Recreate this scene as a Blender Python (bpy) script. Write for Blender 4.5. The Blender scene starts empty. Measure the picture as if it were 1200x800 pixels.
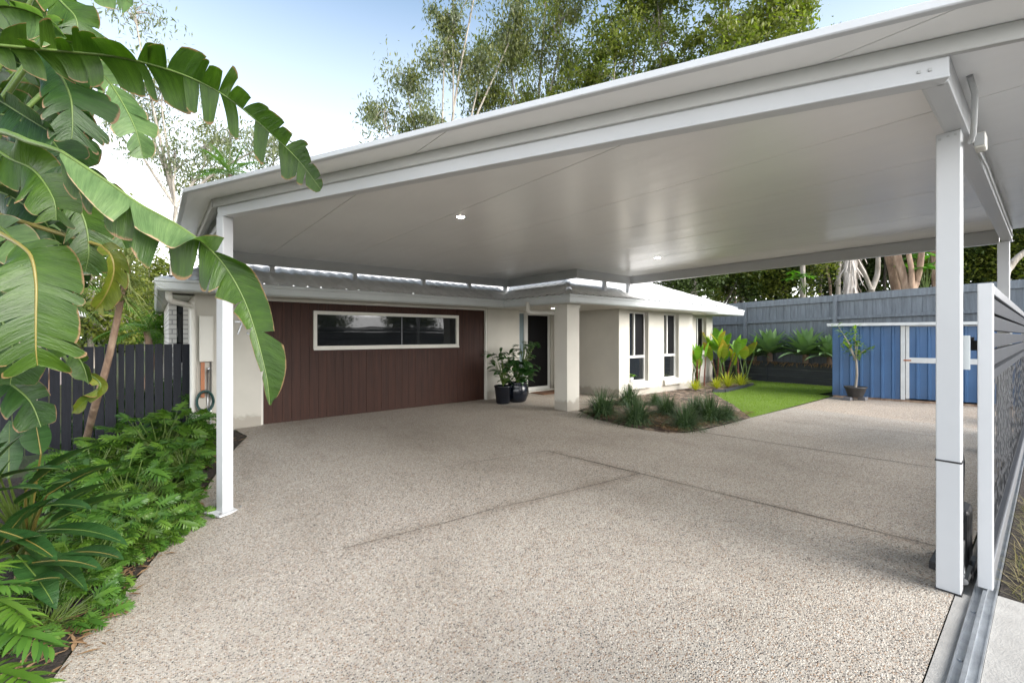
import bpy, bmesh, math, random
import numpy as np
from mathutils import Vector, Matrix, Euler
random.seed(7); rng = np.random.default_rng(7)
SC = bpy.context.scene; COL = SC.collection
PI = math.pi; R = math.radians
# ------------------------------------------------------------------ camera frame (x along the garage wall, y away from the street)
FPX, U0, V0, HC = 514.0, 600.0, 393.0, 1.5
SA, CA = 0.775, 0.632
def ray(u, v):
    X = (u-U0)/FPX; Z = (V0-v)/FPX
    return np.array([SA*X+CA, -CA*X+SA, Z])
def at(u, v, Y): return np.array([0, 0, HC]) + ray(u, v)*Y
def onz(u, v, z): return at(u, v, (z-HC)/ray(u, v)[2])
def sstep(a, b, x):
    t = min(1, max(0, (x-a)/(b-a))); return t*t*(3-2*t)
def gz(a, b):           # the ground: level at the house and gate, falling to the left front
    s = (a-3.67)*-.96+(b-.4)*-.281
    return -.387*sstep(0, 2.6, s)*(1-sstep(5.6, 8.2, b)*sstep(-.6, .9, a))*sstep(.2, 2.4, b)
def ong(u, v):
    lo, hi = .5, 60.
    for _ in range(50):
        m = (lo+hi)/2; p = at(u, v, m)
        if p[2] > gz(p[0], p[1]): lo = m
        else: hi = m
    return at(u, v, lo)
# ------------------------------------------------------------------ mesh collector
ORG = {}
class MB:
    def __init__(s): s.v = []; s.q = []; s.t = []; s.n = 0; s.uv = []; s.ng = []
    def add(s, v, quads=None, tris=None, m=0, uv=None, ngons=None):
        v = np.asarray(v, float).reshape(-1, 3)
        if quads is not None and len(quads): s.q.append((np.asarray(quads, np.int64).reshape(-1, 4)+s.n, m))
        if tris is not None and len(tris): s.t.append((np.asarray(tris, np.int64).reshape(-1, 3)+s.n, m))
        if ngons:
            for g in ngons: s.ng.append(([i+s.n for i in g], m))
        s.v.append(v); s.n += len(v)
        s.uv.append(np.zeros((len(v), 2)) if uv is None else np.asarray(uv, float).reshape(-1, 2))
        return s
    def box(s, x0, x1, y0, y1, z0, z1, m=0):
        v = [(x, y, z) for x in (x0, x1) for y in (y0, y1) for z in (z0, z1)]
        return s.add(v, [(0,1,3,2),(4,6,7,5),(0,4,5,1),(2,3,7,6),(0,2,6,4),(1,5,7,3)], m=m)
    def obox(s, c, ax, ay, az, m=0):     # centre and three half vectors
        c, ax, ay, az = (np.asarray(k, float) for k in (c, ax, ay, az))
        v = [c+i*ax+j*ay+k*az for i in (-1, 1) for j in (-1, 1) for k in (-1, 1)]
        return s.add(v, [(0,1,3,2),(4,6,7,5),(0,4,5,1),(2,3,7,6),(0,2,6,4),(1,5,7,3)], m=m)
    def prism(s, poly, z0, z1, m=0):
        n = len(poly)
        v = [(p[0], p[1], z0) for p in poly]+[(p[0], p[1], z1) for p in poly]
        return s.add(v, [(i, (i+1) % n, n+(i+1) % n, n+i) for i in range(n)], m=m, ngons=[list(range(n))[::-1], list(range(n, 2*n))])
    def bar(s, p, q, w, h, up=(0, 0, 1), m=0):   # beam from p to q, w wide, h high (centred)
        p, q, up = np.asarray(p, float), np.asarray(q, float), np.asarray(up, float)
        d = q-p; L = np.linalg.norm(d); d /= L
        sd = np.cross(d, up); sd /= np.linalg.norm(sd); u2 = np.cross(sd, d)
        return s.obox((p+q)/2, d*L/2, sd*w/2, u2*h/2, m)
    def tube(s, pts, rad, n=8, m=0, caps=True):
        pts = np.asarray(pts, float); k = len(pts)
        rad = np.full(k, rad) if np.isscalar(rad) else np.asarray(rad, float)
        T = np.gradient(pts, axis=0); T /= np.linalg.norm(T, axis=1)[:, None]+1e-9
        ref = np.array([0, 0, 1.]) if abs(T[0][2]) < .9 else np.array([1., 0, 0])
        V = []; a = np.arange(n)*2*PI/n
        for i in range(k):
            x = np.cross(T[i], ref); x /= np.linalg.norm(x)+1e-9; y = np.cross(T[i], x); ref = np.cross(x, T[i])
            V.append(pts[i]+rad[i]*(np.cos(a)[:, None]*x+np.sin(a)[:, None]*y))
        Q = [(i*n+j, i*n+(j+1) % n, (i+1)*n+(j+1) % n, (i+1)*n+j) for i in range(k-1) for j in range(n)]
        L = np.concatenate([[0], np.cumsum(np.linalg.norm(np.diff(pts, axis=0), axis=1))])
        uv = [(j/n, L[i]) for i in range(k) for j in range(n)]
        return s.add(np.concatenate(V), Q, m=m, uv=uv, ngons=[list(range(n)), [(k-1)*n+j for j in range(n)][::-1]] if caps else None)
    def lathe(s, c, prof, n=24, m=0):
        c = np.asarray(c, float); a = np.arange(n)*2*PI/n; V = []
        for r, z in prof: V.append(np.stack([c[0]+r*np.cos(a), c[1]+r*np.sin(a), np.full(n, c[2]+z)], 1))
        k = len(prof)
        Q = [(i*n+j, i*n+(j+1) % n, (i+1)*n+(j+1) % n, (i+1)*n+j) for i in range(k-1) for j in range(n)]
        return s.add(np.concatenate(V), Q, m=m, ngons=[list(range(n))[::-1], [(k-1)*n+j for j in range(n)]])
    def ext(s, prof, p, q, out, m=0):    # profile of (out, z) pairs run from p to q (points at z = 0 of the profile)
        p, q, out = (np.asarray(k, float) for k in (p, q, out)); n = len(prof)
        v = [b+out*o+np.array([0, 0, z]) for b in (p, q) for o, z in prof]
        return s.add(v, [(i, (i+1) % n, n+(i+1) % n, n+i) for i in range(n)], m=m, ngons=[list(range(n))[::-1], list(range(n, 2*n))])
    def build(s, name, mats, parent=None, smooth=False, org=None, bevel=0):
        me = bpy.data.meshes.new(name)
        mats = mats if isinstance(mats, (list, tuple)) else [mats]
        V = np.concatenate(s.v); UV = np.concatenate(s.uv)
        root = parent
        if org is None: org = ORG.get(parent.name, np.zeros(3)) if parent else np.zeros(3)
        org = np.asarray(org, float)
        loops = []; tot = []; mi = []
        for f, m in s.q: loops.append(f.ravel()); tot.append(np.full(len(f), 4)); mi.append(np.full(len(f), m))
        for f, m in s.t: loops.append(f.ravel()); tot.append(np.full(len(f), 3)); mi.append(np.full(len(f), m))
        for g, m in s.ng: loops.append(np.array(g)); tot.append(np.array([len(g)])); mi.append(np.array([m]))
        loops = np.concatenate(loops); tot = np.concatenate(tot); mi = np.concatenate(mi)
        me.vertices.add(len(V)); me.vertices.foreach_set('co', (V-org).ravel())
        me.loops.add(len(loops)); me.loops.foreach_set('vertex_index', loops)
        me.polygons.add(len(tot)); me.polygons.foreach_set('loop_start', np.concatenate([[0], np.cumsum(tot)[:-1]]))
        me.polygons.foreach_set('loop_total', tot); me.polygons.foreach_set('material_index', mi)
        me.polygons.foreach_set('use_smooth', np.full(len(tot), bool(smooth)))
        uvl = me.uv_layers.new(name='UVMap'); uvl.data.foreach_set('uv', UV[loops].ravel())
        for mm in mats: me.materials.append(mm)
        me.update(); me.validate()
        o = bpy.data.objects.new(name, me); COL.objects.link(o)
        if parent: o.parent = parent; ORG[o.name] = org
        else: o.location = org; ORG[o.name] = org
        if bevel:
            bv = o.modifiers.new('bevel', 'BEVEL'); bv.width = bevel; bv.segments = 2; bv.limit_method = 'ANGLE'; bv.angle_limit = R(40)
        return o
def thing(name, label, cat, loc=(0, 0, 0), group=None):
    o = bpy.data.objects.new(name, None); COL.objects.link(o); o.location = loc; o.empty_display_size = .2
    ORG[o.name] = np.asarray(loc, float); return tag(o, label, cat, group)
def tag(o, label=None, cat=None, group=None, kind=None):
    if label: o['label'] = label
    if cat: o['category'] = cat
    if group: o['group'] = group
    if kind: o['kind'] = kind
    return o
def dup(root, loc, rotz=0, scale=1, label=None):
    r = root.copy(); COL.objects.link(r); r.location = loc; r.rotation_euler = (0, 0, rotz); r.scale = (scale,)*3
    if label: r['label'] = label
    for ch in list(root.children):
        c = ch.copy(); COL.objects.link(c); c.parent = r
        for g in ch.children:
            d = g.copy(); COL.objects.link(d); d.parent = c
    return r
def move(root, loc, rotz=0, scale=1): root.location = loc; root.rotation_euler = (0, 0, rotz); root.scale = (scale,)*3; ORG[root.name] = np.asarray(loc, float)
# ------------------------------------------------------------------ materials
def newmat(name):
    m = bpy.data.materials.new(name); m.use_nodes = True; nt = m.node_tree
    return m, nt, nt.nodes['Principled BSDF']
def nd(nt, t, **k):
    n = nt.nodes.new(t)
    for a, b in k.items():
        if a in n.inputs.keys() if hasattr(n.inputs, 'keys') else False: n.inputs[a].default_value = b
        else: setattr(n, a, b)
    return n
def ramp(nt, fac, stops, interp='LINEAR'):
    r = nt.nodes.new('ShaderNodeValToRGB'); r.color_ramp.interpolation = interp
    e = r.color_ramp.elements
    while len(e) < len(stops): e.new(.5)
    for k, (p, c) in enumerate(stops): e[k].position = p; e[k].color = (*c, 1) if len(c) == 3 else c
    nt.links.new(fac, r.inputs[0]); return r.outputs[0]
def mixc(nt, fac, a, b, mode='MIX'):
    n = nt.nodes.new('ShaderNodeMix'); n.data_type = 'RGBA'; n.blend_type = mode
    for s, x in ((n.inputs[0], fac), (n.inputs[6], a), (n.inputs[7], b)):
        if isinstance(x, bpy.types.NodeSocket): nt.links.new(x, s)
        elif isinstance(x, (int, float)): s.default_value = x
        else: s.default_value = (*x, 1)
    return n.outputs[2]
def coords(nt, kind='Object', scale=(1, 1, 1), rot=(0, 0, 0)):
    tc = nt.nodes.new('ShaderNodeTexCoord'); mp = nt.nodes.new('ShaderNodeMapping')
    mp.inputs['Scale'].default_value = scale; mp.inputs['Rotation'].default_value = rot
    nt.links.new(tc.outputs[kind], mp.inputs[0]); return mp.outputs[0]
def noise(nt, vec, scale, detail=3, rough=.55):
    n = nt.nodes.new('ShaderNodeTexNoise'); n.inputs['Scale'].default_value = scale; n.inputs['Detail'].default_value = detail
    n.inputs['Roughness'].default_value = rough; nt.links.new(vec, n.inputs['Vector']); return n.outputs['Fac']
def bump(nt, p, h, dist, strength=1):
    b = nt.nodes.new('ShaderNodeBump'); b.inputs['Distance'].default_value = dist; b.inputs['Strength'].default_value = strength
    nt.links.new(h, b.inputs['Height']); nt.links.new(b.outputs[0], p.inputs['Normal'])
def paint(name, col, rough=.5, var=.12, scale=3., metal=0, bmp=0, bscale=60, stretch=(1, 1, 1), dark=None, spec=.5):
    """a colour with broad unevenness, fine grain and faint marks"""
    m, nt, p = newmat(name); c = np.array(col)
    v = coords(nt, 'Object', stretch); n1 = noise(nt, v, scale, 5, .6)
    d = np.array(dark) if dark is not None else c*(1-2*var)
    cc = ramp(nt, n1, [(.3, tuple(d)), (.62, tuple(c)), (.8, tuple(np.minimum(c*(1+var*.6), .9)))])
    nt.links.new(cc, p.inputs['Base Color'])
    p.inputs['Roughness'].default_value = rough; p.inputs['Metallic'].default_value = metal; p.inputs['Specular IOR Level'].default_value = spec
    if bmp: bump(nt, p, noise(nt, v, bscale, 3), bmp)
    return m
M = {}
M['white_steel'] = paint('white powder coated steel', (.50, .51, .52), .35, .03, 1.5)
M['roof_white'] = paint('white coated roofing', (.5, .5, .49), .42, .04, 1.2)
M['bearer'] = paint('pale grey bearer', (.40, .40, .385), .42, .04, 1.5)
M['gutter'] = paint('pale grey gutter', (.5, .53, .53), .4, .06, 1.5)
M['soffit'] = paint('soffit board', (.6, .59, .55), .6, .05, 2)
M['render'] = paint('cream rendered wall', (.50, .48, .425), .85, .05, 1.3, bmp=.002, bscale=140)
M['trim'] = paint('cream painted trim', (.60, .585, .53), .5, .04, 2)
m_, nt_, p_ = M['render'], M['render'].node_tree, M['render'].node_tree.nodes['Principled BSDF']
src = p_.inputs['Base Color'].links[0].from_socket; sx_ = nt_.nodes.new('ShaderNodeSeparateXYZ'); cv_ = coords(nt_); nt_.links.new(cv_, sx_.inputs[0])
ad_ = nt_.nodes.new('ShaderNodeMath'); ad_.operation = 'MULTIPLY_ADD'; ad_.inputs[1].default_value = -.34; nt_.links.new(noise(nt_, cv_, 5, 5, .65), ad_.inputs[0]); nt_.links.new(sx_.outputs[2], ad_.inputs[2])
nt_.links.new(mixc(nt_, ramp(nt_, ad_.outputs[0], [(0, (.55, .55, .55)), (.06, (0, 0, 0))]), src, (.22, .19, .15)), p_.inputs['Base Color'])
M['brick_white'] = None
M['slat_dark'] = paint('charcoal navy stained timber', (.013, .015, .021), .65, .2, 5, spec=.25, bmp=.002, bscale=30, stretch=(6, 6, .6))
M['fence_grey'] = paint('slate grey painted paling', (.165, .185, .205), .75, .17, 4, bmp=.003, bscale=25, stretch=(5, 5, .5))
M['fence_raw'] = paint('weathered bare paling', (.21, .17, .14), .85, .2, 4, bmp=.003, bscale=25, stretch=(5, 5, .5))
M['sleeper'] = paint('charcoal painted sleeper', (.035, .038, .045), .65, .25, 3, bmp=.003, bscale=12, stretch=(.6, .6, 4))
M['shed_blue'] = paint('blue corrugated steel', (.042, .115, .25), .4, .08, 2)
M['shed_white'] = paint('off white shed trim', (.60, .61, .60), .5, .07, 5)
M['charcoal'] = paint('charcoal powder coat', (.02, .022, .026), .65, .08, 4, spec=.25)
M['gate_grey'] = paint('grey gate slat', (.026, .029, .035), .7, .08, 4, spec=.2)
M['alu'] = paint('galvanised track', (.36, .38, .40), .38, .15, 12, metal=.7)
M['concrete'] = paint('pale concrete', (.33, .32, .30), .85, .12, 5, bmp=.003, bscale=90)
M['mulch'] = None
M['white_alu'] = paint('white window aluminium', (.60, .60, .575), .4, .03, 3)
M['black'] = paint('black plastic', (.015, .015, .017), .45, .2, 8)
M['pot_blue'] = paint('dark blue glaze', (.007, .010, .017), .2, .3, 6)
M['pot_black'] = paint('matt black pot', (.018, .02, .025), .5, .2, 6)
M['pot_grey'] = paint('dark grey bowl', (.045, .043, .043), .6, .2, 9)
M['gate_rail'] = paint('mid grey gate rail', (.15, .155, .165), .4, .06, 3)
M['mulch_dark'] = paint('dark damp mulch', (.035, .025, .018), .95, .35, 22, bmp=.03, bscale=45)
M['soil'] = paint('dark soil', (.03, .022, .016), .95, .3, 30, bmp=.02, bscale=40)
M['mat_coir'] = paint('brown coir', (.19, .095, .05), .95, .2, 60, bmp=.004, bscale=200)
M['terracotta'] = paint('orange pipe', (.35, .12, .04), .5, .1, 8)
M['hose'] = paint('green hose', (.01, .05, .045), .4, .1, 8)
M['grey_plastic'] = paint('grey plastic', (.42, .43, .43), .5, .05, 6)
M['brick_grey'] = paint('grey paver', (.16, .16, .17), .9, .15, 20, bmp=.003)
M['steel'] = paint('brushed steel', (.55, .55, .55), .3, .1, 10, metal=.9)
M['rust_roof'] = paint('pink wall', (.55, .45, .42), .8, .06, 3)
M['blue_plastic'] = paint('turquoise plastic', (.02, .22, .34), .35, .08, 5)
def glass_dark(name, col=(.012, .014, .016), rough=.03):
    m, nt, p = newmat(name); p.inputs['Base Color'].default_value = (*col, 1); p.inputs['Roughness'].default_value = rough
    p.inputs['Specular IOR Level'].default_value = .6
    v = coords(nt, 'Object'); bump(nt, p, noise(nt, v, 1.3, 1), .004); return m
M['glass'] = glass_dark('dark window glass')
M['glass_pale'] = glass_dark('frosted sidelight glass', (.20, .26, .28), .12)
m, nt, p = newmat('security screen mesh'); v = coords(nt)
p.inputs['Base Color'].default_value = (.004, .004, .005, 1); p.inputs['Roughness'].default_value = .35; p.inputs['Specular IOR Level'].default_value = .2; M['screen'] = m
def emis(name, col, s):
    m, nt, p = newmat(name); p.inputs['Base Color'].default_value = (.8, .8, .8, 1); p.inputs['Emission Color'].default_value = (*col, 1); p.inputs['Emission Strength'].default_value = s; return m
M['lamp'] = emis('lit lamp', (1, .93, .8), 14)
# ceiling: satin white steel skin, faint smears
m, nt, p = newmat('satin white ceiling skin'); v = coords(nt, 'Object', (1, 1, 1))
n1 = noise(nt, v, 1.1, 4); nt.links.new(ramp(nt, n1, [(.3, (.78, .775, .765)), (.7, (.82, .815, .805))]), p.inputs['Base Color'])
v2 = coords(nt, 'Object', (3, .4, 1)); n2 = noise(nt, v2, 3, 4)
rr = nt.nodes.new('ShaderNodeMapRange'); rr.inputs[3].default_value = .19; rr.inputs[4].default_value = .30; nt.links.new(n2, rr.inputs[0]); nt.links.new(rr.outputs[0], p.inputs['Roughness'])
p.inputs['Specular IOR Level'].default_value = .65
bump(nt, p, noise(nt, coords(nt, 'Object', (1.5, .25, 1)), 2.2, 2), .012, .5); M['ceiling'] = m
# timber garage door
m, nt, p = newmat('dark red brown stained timber'); v = coords(nt, 'Object', (9, 9, .5))
n1 = noise(nt, v, 3, 5); cc = ramp(nt, n1, [(.25, (.021, .0072, .0040)), (.5, (.036, .0122, .0066)), (.8, (.060, .021, .0115))])
sx = nt.nodes.new('ShaderNodeSeparateXYZ'); nt.links.new(coords(nt), sx.inputs[0])
mu = nt.nodes.new('ShaderNodeMath'); mu.operation = 'MULTIPLY'; mu.inputs[1].default_value = 1/.147; nt.links.new(sx.outputs[0], mu.inputs[0])
fl = nt.nodes.new('ShaderNodeMath'); fl.operation = 'FLOOR'; nt.links.new(mu.outputs[0], fl.inputs[0])
wn = nt.nodes.new('ShaderNodeTexWhiteNoise'); wn.noise_dimensions = '1D'; nt.links.new(fl.outputs[0], wn.inputs['W'])
cc = mixc(nt, 1, cc, ramp(nt, wn.outputs['Value'], [(0, (.90, .90, .90)), (1, (1.08, 1.07, 1.06))]), 'MULTIPLY')
nt.links.new(cc, p.inputs['Base Color']); p.inputs['Roughness'].default_value = .6; p.inputs['Specular IOR Level'].default_value = .3; bump(nt, p, n1, .002); M['door_wood'] = m
# exposed aggregate
def dirt(nt, c):
    """grime that settles along the slab joints"""
    J = ong(750, 556)
    md, m2 = (640, 584), (520, 614.5)
    for src, tgt in ((J, md), (ong(*md), m2), (ong(*m2), (400, 645)), (J, (1100, 643)), (J, (645, 529.6))):
        J = src; q = ong(*tgt); d = (q-J)[:2]; L = np.linalg.norm(d); d /= L; n = (-d[1], d[0], 0)
        tc = nt.nodes.new('ShaderNodeTexCoord'); dt = nt.nodes.new('ShaderNodeVectorMath'); dt.operation = 'DOT_PRODUCT'; dt.inputs[1].default_value = n; nt.links.new(tc.outputs['Object'], dt.inputs[0])
        da = nt.nodes.new('ShaderNodeVectorMath'); da.operation = 'DOT_PRODUCT'; da.inputs[1].default_value = (d[0], d[1], 0); nt.links.new(tc.outputs['Object'], da.inputs[0])
        a = nt.nodes.new('ShaderNodeMath'); a.operation = 'SUBTRACT'; a.inputs[1].default_value = n[0]*J[0]+n[1]*J[1]; nt.links.new(dt.outputs['Value'], a.inputs[0])
        b = nt.nodes.new('ShaderNodeMath'); b.operation = 'ABSOLUTE'; nt.links.new(a.outputs[0], b.inputs[0])
        nz = noise(nt, tc.outputs['Object'], 2.6, 5, .65); m1 = nt.nodes.new('ShaderNodeMath'); m1.operation = 'MULTIPLY_ADD'; m1.inputs[1].default_value = -.42; m1.inputs[2].default_value = .27; nt.links.new(nz, m1.inputs[0])
        sm = nt.nodes.new('ShaderNodeMath'); sm.operation = 'ADD'; nt.links.new(b.outputs[0], sm.inputs[0]); nt.links.new(m1.outputs[0], sm.inputs[1])
        f1 = ramp(nt, sm.outputs[0], [(.0, (1, 1, 1)), (.20, (0, 0, 0))])
        g = nt.nodes.new('ShaderNodeMath'); g.operation = 'SUBTRACT'; g.inputs[1].default_value = d[0]*J[0]+d[1]*J[1]; nt.links.new(da.outputs['Value'], g.inputs[0])
        gl = nt.nodes.new('ShaderNodeMath'); gl.operation = 'DIVIDE'; gl.inputs[1].default_value = L; nt.links.new(g.outputs[0], gl.inputs[0])
        f2 = ramp(nt, gl.outputs[0], [(0, (0, 0, 0)), (.02, (1, 1, 1)), (.98, (1, 1, 1)), (1, (0, 0, 0))])
        ff = mixc(nt, 1, f1, f2, 'MULTIPLY')
        c = mixc(nt, ff, c, mixc(nt, 1, c, (.76, .73, .70), 'MULTIPLY'))
    return c
def aggregate(name, tint=(1, 1, 1), sc=106):
    m, nt, p = newmat(name); v = coords(nt)
    nz = nt.nodes.new('ShaderNodeTexNoise'); nz.inputs['Scale'].default_value = 60; nt.links.new(v, nz.inputs['Vector'])
    vo = nt.nodes.new('ShaderNodeTexVoronoi'); vo.inputs['Scale'].default_value = sc; vo.inputs['Randomness'].default_value = .95
    wv = nt.nodes.new('ShaderNodeVectorMath'); wv.operation = 'MULTIPLY_ADD'; wv.inputs[1].default_value = (.008,)*3
    nt.links.new(nz.outputs['Color'], wv.inputs[0]); nt.links.new(v, wv.inputs[2]); nt.links.new(wv.outputs[0], vo.inputs['Vector'])
    sp = nt.nodes.new('ShaderNodeSeparateXYZ'); nt.links.new(vo.outputs['Color'], sp.inputs[0])
    T = lambda c: tuple(np.array(c)*np.array(tint)*np.array([.90, .90, .875]))
    cell = ramp(nt, sp.outputs[0], [(0, T((.05, .047, .045))), (.055, T((.12, .10, .09))), (.16, T((.27, .17, .105))), (.27, T((.20, .175, .16))), (.36, T((.36, .31, .26))),
                                    (.52, T((.46, .41, .355))), (.68, T((.34, .25, .19))), (.78, T((.60, .55, .49))), (.93, T((.40, .38, .36)))], 'CONSTANT')
    mort = mixc(nt, noise(nt, v, 14, 4), T((.36, .325, .285)), T((.46, .42, .37)))
    edge = ramp(nt, vo.outputs['Distance'], [(.42, (0, 0, 0)), (.60, (1, 1, 1))])
    c = mixc(nt, edge, cell, mort)
    st = ramp(nt, noise(nt, coords(nt, 'Object', (.8, .6, 1)), 1.0, 6, .62), [(.3, (.80, .78, .76)), (.48, (.97, .965, .96)), (.7, (1.06, 1.06, 1.06))])
    c = mixc(nt, 1, c, st, 'MULTIPLY')
    st2 = ramp(nt, noise(nt, coords(nt, 'Object', (1.6, .45, 1), (0, 0, R(30))), 1.7, 5, .6), [(.28, (.82, .80, .78)), (.42, (1, 1, 1))])
    c = mixc(nt, .8, c, st2, 'MULTIPLY')
    if name.startswith('exposed'): c = dirt(nt, c)
    nt.links.new(c, p.inputs['Base Color']); p.inputs['Roughness'].default_value = .62
    bump(nt, p, ramp(nt, vo.outputs['Distance'], [(.1, (1, 1, 1)), (.6, (0, 0, 0))]), .004, .8); return m
M['aggregate'] = aggregate('exposed aggregate concrete'); M['aggregate_sunlit'] = aggregate('pinkish sunlit exposed aggregate', (1.1, 1.03, .97), 80)  # second tint is lighter and warmer: sunlight beyond the carport put into the slab
M['joint'] = paint('dark joint filler', (.10, .085, .072), .9, .3, 40)
# mulch / bed litter
m, nt, p = newmat('leaf litter mulch'); v = coords(nt)
vo = nt.nodes.new('ShaderNodeTexVoronoi'); vo.inputs['Scale'].default_value = 24; nt.links.new(coords(nt, 'Object', (1, .45, 1), (0, 0, .6)), vo.inputs['Vector'])
sp = nt.nodes.new('ShaderNodeSeparateXYZ'); nt.links.new(vo.outputs['Color'], sp.inputs[0])
c = ramp(nt, sp.outputs[0], [(0, (.015, .010, .008)), (.3, (.05, .032, .022)), (.55, (.12, .075, .05)), (.8, (.26, .18, .125)), (1, (.42, .34, .26))])
c = mixc(nt, ramp(nt, noise(nt, v, 2.5, 3), [(.4, (0, 0, 0)), (.8, (.8, .8, .8))]), c, (.05, .036, .026)); nt.links.new(c, p.inputs['Base Color']); p.inputs['Roughness'].default_value = .95
bump(nt, p, sp.outputs[1], .02, .8); M['mulch'] = m
# ground outside
m, nt, p = newmat('earth and rough grass'); v = coords(nt)
nt.links.new(ramp(nt, noise(nt, v, 1.2, 6), [(.3, (.045, .035, .02)), (.5, (.06, .07, .025)), (.7, (.05, .09, .02))]), p.inputs['Base Color']); p.inputs['Roughness'].default_value = .95
bump(nt, p, noise(nt, v, 30, 4), .03); M['ground'] = m
m, nt, p = newmat('mown lawn'); v = coords(nt)
nt.links.new(ramp(nt, noise(nt, v, 1.6, 6), [(.3, (.12, .195, .022)), (.7, (.17, .26, .035))]), p.inputs['Base Color']); p.inputs['Roughness'].default_value = .9
bump(nt, p, noise(nt, v, 120, 3), .02); M['lawn'] = m
m, nt, p = newmat('asphalt road'); v = coords(nt)
nt.links.new(ramp(nt, noise(nt, v, 60, 4), [(.3, (.035, .035, .036)), (.7, (.065, .064, .062))]), p.inputs['Base Color']); p.inputs['Roughness'].default_value = .9; M['asphalt'] = m
# brick
m, nt, p = newmat('white painted brick'); v = coords(nt, 'Object', (1, 1, 1), (R(90), 0, 0))
b = nt.nodes.new('ShaderNodeTexBrick'); b.inputs['Scale'].default_value = 1; b.inputs['Brick Width'].default_value = .25; b.inputs['Row Height'].default_value = .085; b.inputs['Mortar Size'].default_value = .01
b.inputs['Color1'].default_value = (.68, .66, .62, 1); b.inputs['Color2'].default_value = (.60, .585, .55, 1); b.inputs['Mortar'].default_value = (.36, .35, .33, 1)
nt.links.new(v, b.inputs['Vector']); nt.links.new(b.outputs['Color'], p.inputs['Base Color']); p.inputs['Roughness'].default_value = .7
bump(nt, p, b.outputs['Fac'], -.008); M['brick_white'] = m
# roof tile
m, nt, p = newmat('pale grey roof tile'); v = coords(nt)
c = ramp(nt, noise(nt, v, 5, 6, .7), [(.22, (.2, .195, .19)), (.34, (.50, .50, .49)), (.7, (.60, .60, .59))])
nt.links.new(c, p.inputs['Base Color']); p.inputs['Roughness'].default_value = .27; bump(nt, p, noise(nt, v, 70, 3), .002); M['tile'] = m
# leaves
def leafmat(name, a, b, stripes=0, rough=.4, trans=.35, edge=None, tip=None, rand=.35, tcol=None):
    m, nt, p = newmat(name); oi = nt.nodes.new('ShaderNodeNewGeometry')
    tc = nt.nodes.new('ShaderNodeTexCoord'); sx = nt.nodes.new('ShaderNodeSeparateXYZ'); nt.links.new(tc.outputs['UV'], sx.inputs[0])
    n1 = noise(nt, tc.outputs['Object'], 4, 3)
    ad = nt.nodes.new('ShaderNodeMath'); ad.operation = 'MULTIPLY_ADD'; ad.inputs[1].default_value = rand; ad.inputs[2].default_value = 0
    nt.links.new(oi.outputs['Random Per Island'], ad.inputs[0])
    ad2 = nt.nodes.new('ShaderNodeMath'); ad2.operation = 'ADD'; nt.links.new(ad.outputs[0], ad2.inputs[0])
    mr = nt.nodes.new('ShaderNodeMapRange'); mr.inputs[1].default_value = .3; mr.inputs[2].default_value = .7; mr.inputs[3].default_value = -.1; mr.inputs[4].default_value = 1-rand; nt.links.new(n1, mr.inputs[0]); nt.links.new(mr.outputs[0], ad2.inputs[1])
    c = mixc(nt, ad2.outputs[0], a, b)
    if stripes:
        cm = nt.nodes.new('ShaderNodeCombineXYZ'); nt.links.new(sx.outputs[0], cm.inputs[0])
        ms = nt.nodes.new('ShaderNodeMath'); ms.operation = 'MULTIPLY'; ms.inputs[1].default_value = .03; nt.links.new(sx.outputs[1], ms.inputs[0]); nt.links.new(ms.outputs[0], cm.inputs[1])
        ns = noise(nt, cm.outputs[0], stripes, 4, .7)
        c = mixc(nt, .85, c, ramp(nt, ns, [(.3, (.62, .66, .6)), (.5, (1, 1, 1)), (.68, (1.35, 1.3, 1.25))]), 'MULTIPLY')
        bump(nt, p, ns, .01, .7)
    if edge:
        nn = noise(nt, tc.outputs['Object'], 14, 3); s2 = nt.nodes.new('ShaderNodeMath'); s2.operation = 'MULTIPLY_ADD'; s2.inputs[1].default_value = .22
        nt.links.new(nn, s2.inputs[0]); nt.links.new(sx.outputs[1], s2.inputs[2])
        e = ramp(nt, s2.outputs[0], [(1.055, (0, 0, 0)), (1.09, (1, 1, 1))])
        # ramp input is clamped at one, so scale down
        sc = nt.nodes.new('ShaderNodeMath'); sc.operation = 'MULTIPLY'; sc.inputs[1].default_value = .5; nt.links.new(s2.outputs[0], sc.inputs[0])
        e = ramp(nt, sc.outputs[0], [(.525, (0, 0, 0)), (.55, (1, 1, 1))])
        c = mixc(nt, e, c, edge)
    if tip:
        e = ramp(nt, sx.outputs[1], [(.45, (0, 0, 0)), (1, (1, 1, 1))]); c = mixc(nt, e, c, tip)
    nt.links.new(c, p.inputs['Base Color']); p.inputs['Roughness'].default_value = rough; p.inputs['Specular IOR Level'].default_value = .32
    out = nt.nodes['Material Output']; tr = nt.nodes.new('ShaderNodeBsdfTranslucent')
    tcx = mixc(nt, 1, c, tcol or (1.5, 1.8, .6), 'MULTIPLY'); nt.links.new(tcx, tr.inputs['Color'])
    mx = nt.nodes.new('ShaderNodeMixShader'); mx.inputs[0].default_value = trans
    nt.links.new(p.outputs[0], mx.inputs[1]); nt.links.new(tr.outputs[0], mx.inputs[2]); nt.links.new(mx.outputs[0], out.inputs['Surface'])
    return m
def bark(name, a, b, c, sc=6):
    m, nt, p = newmat(name); v = coords(nt, 'Object', (1, 1, .25)); n1 = noise(nt, v, sc, 6, .65)
    nt.links.new(ramp(nt, n1, [(.3, a), (.5, b), (.7, c)]), p.inputs['Base Color']); p.inputs['Roughness'].default_value = .9; bump(nt, p, n1, .03); return m
M['bark_gum'] = bark('pale gum bark', (.15, .125, .10), (.28, .25, .21), (.40, .37, .33))
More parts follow.
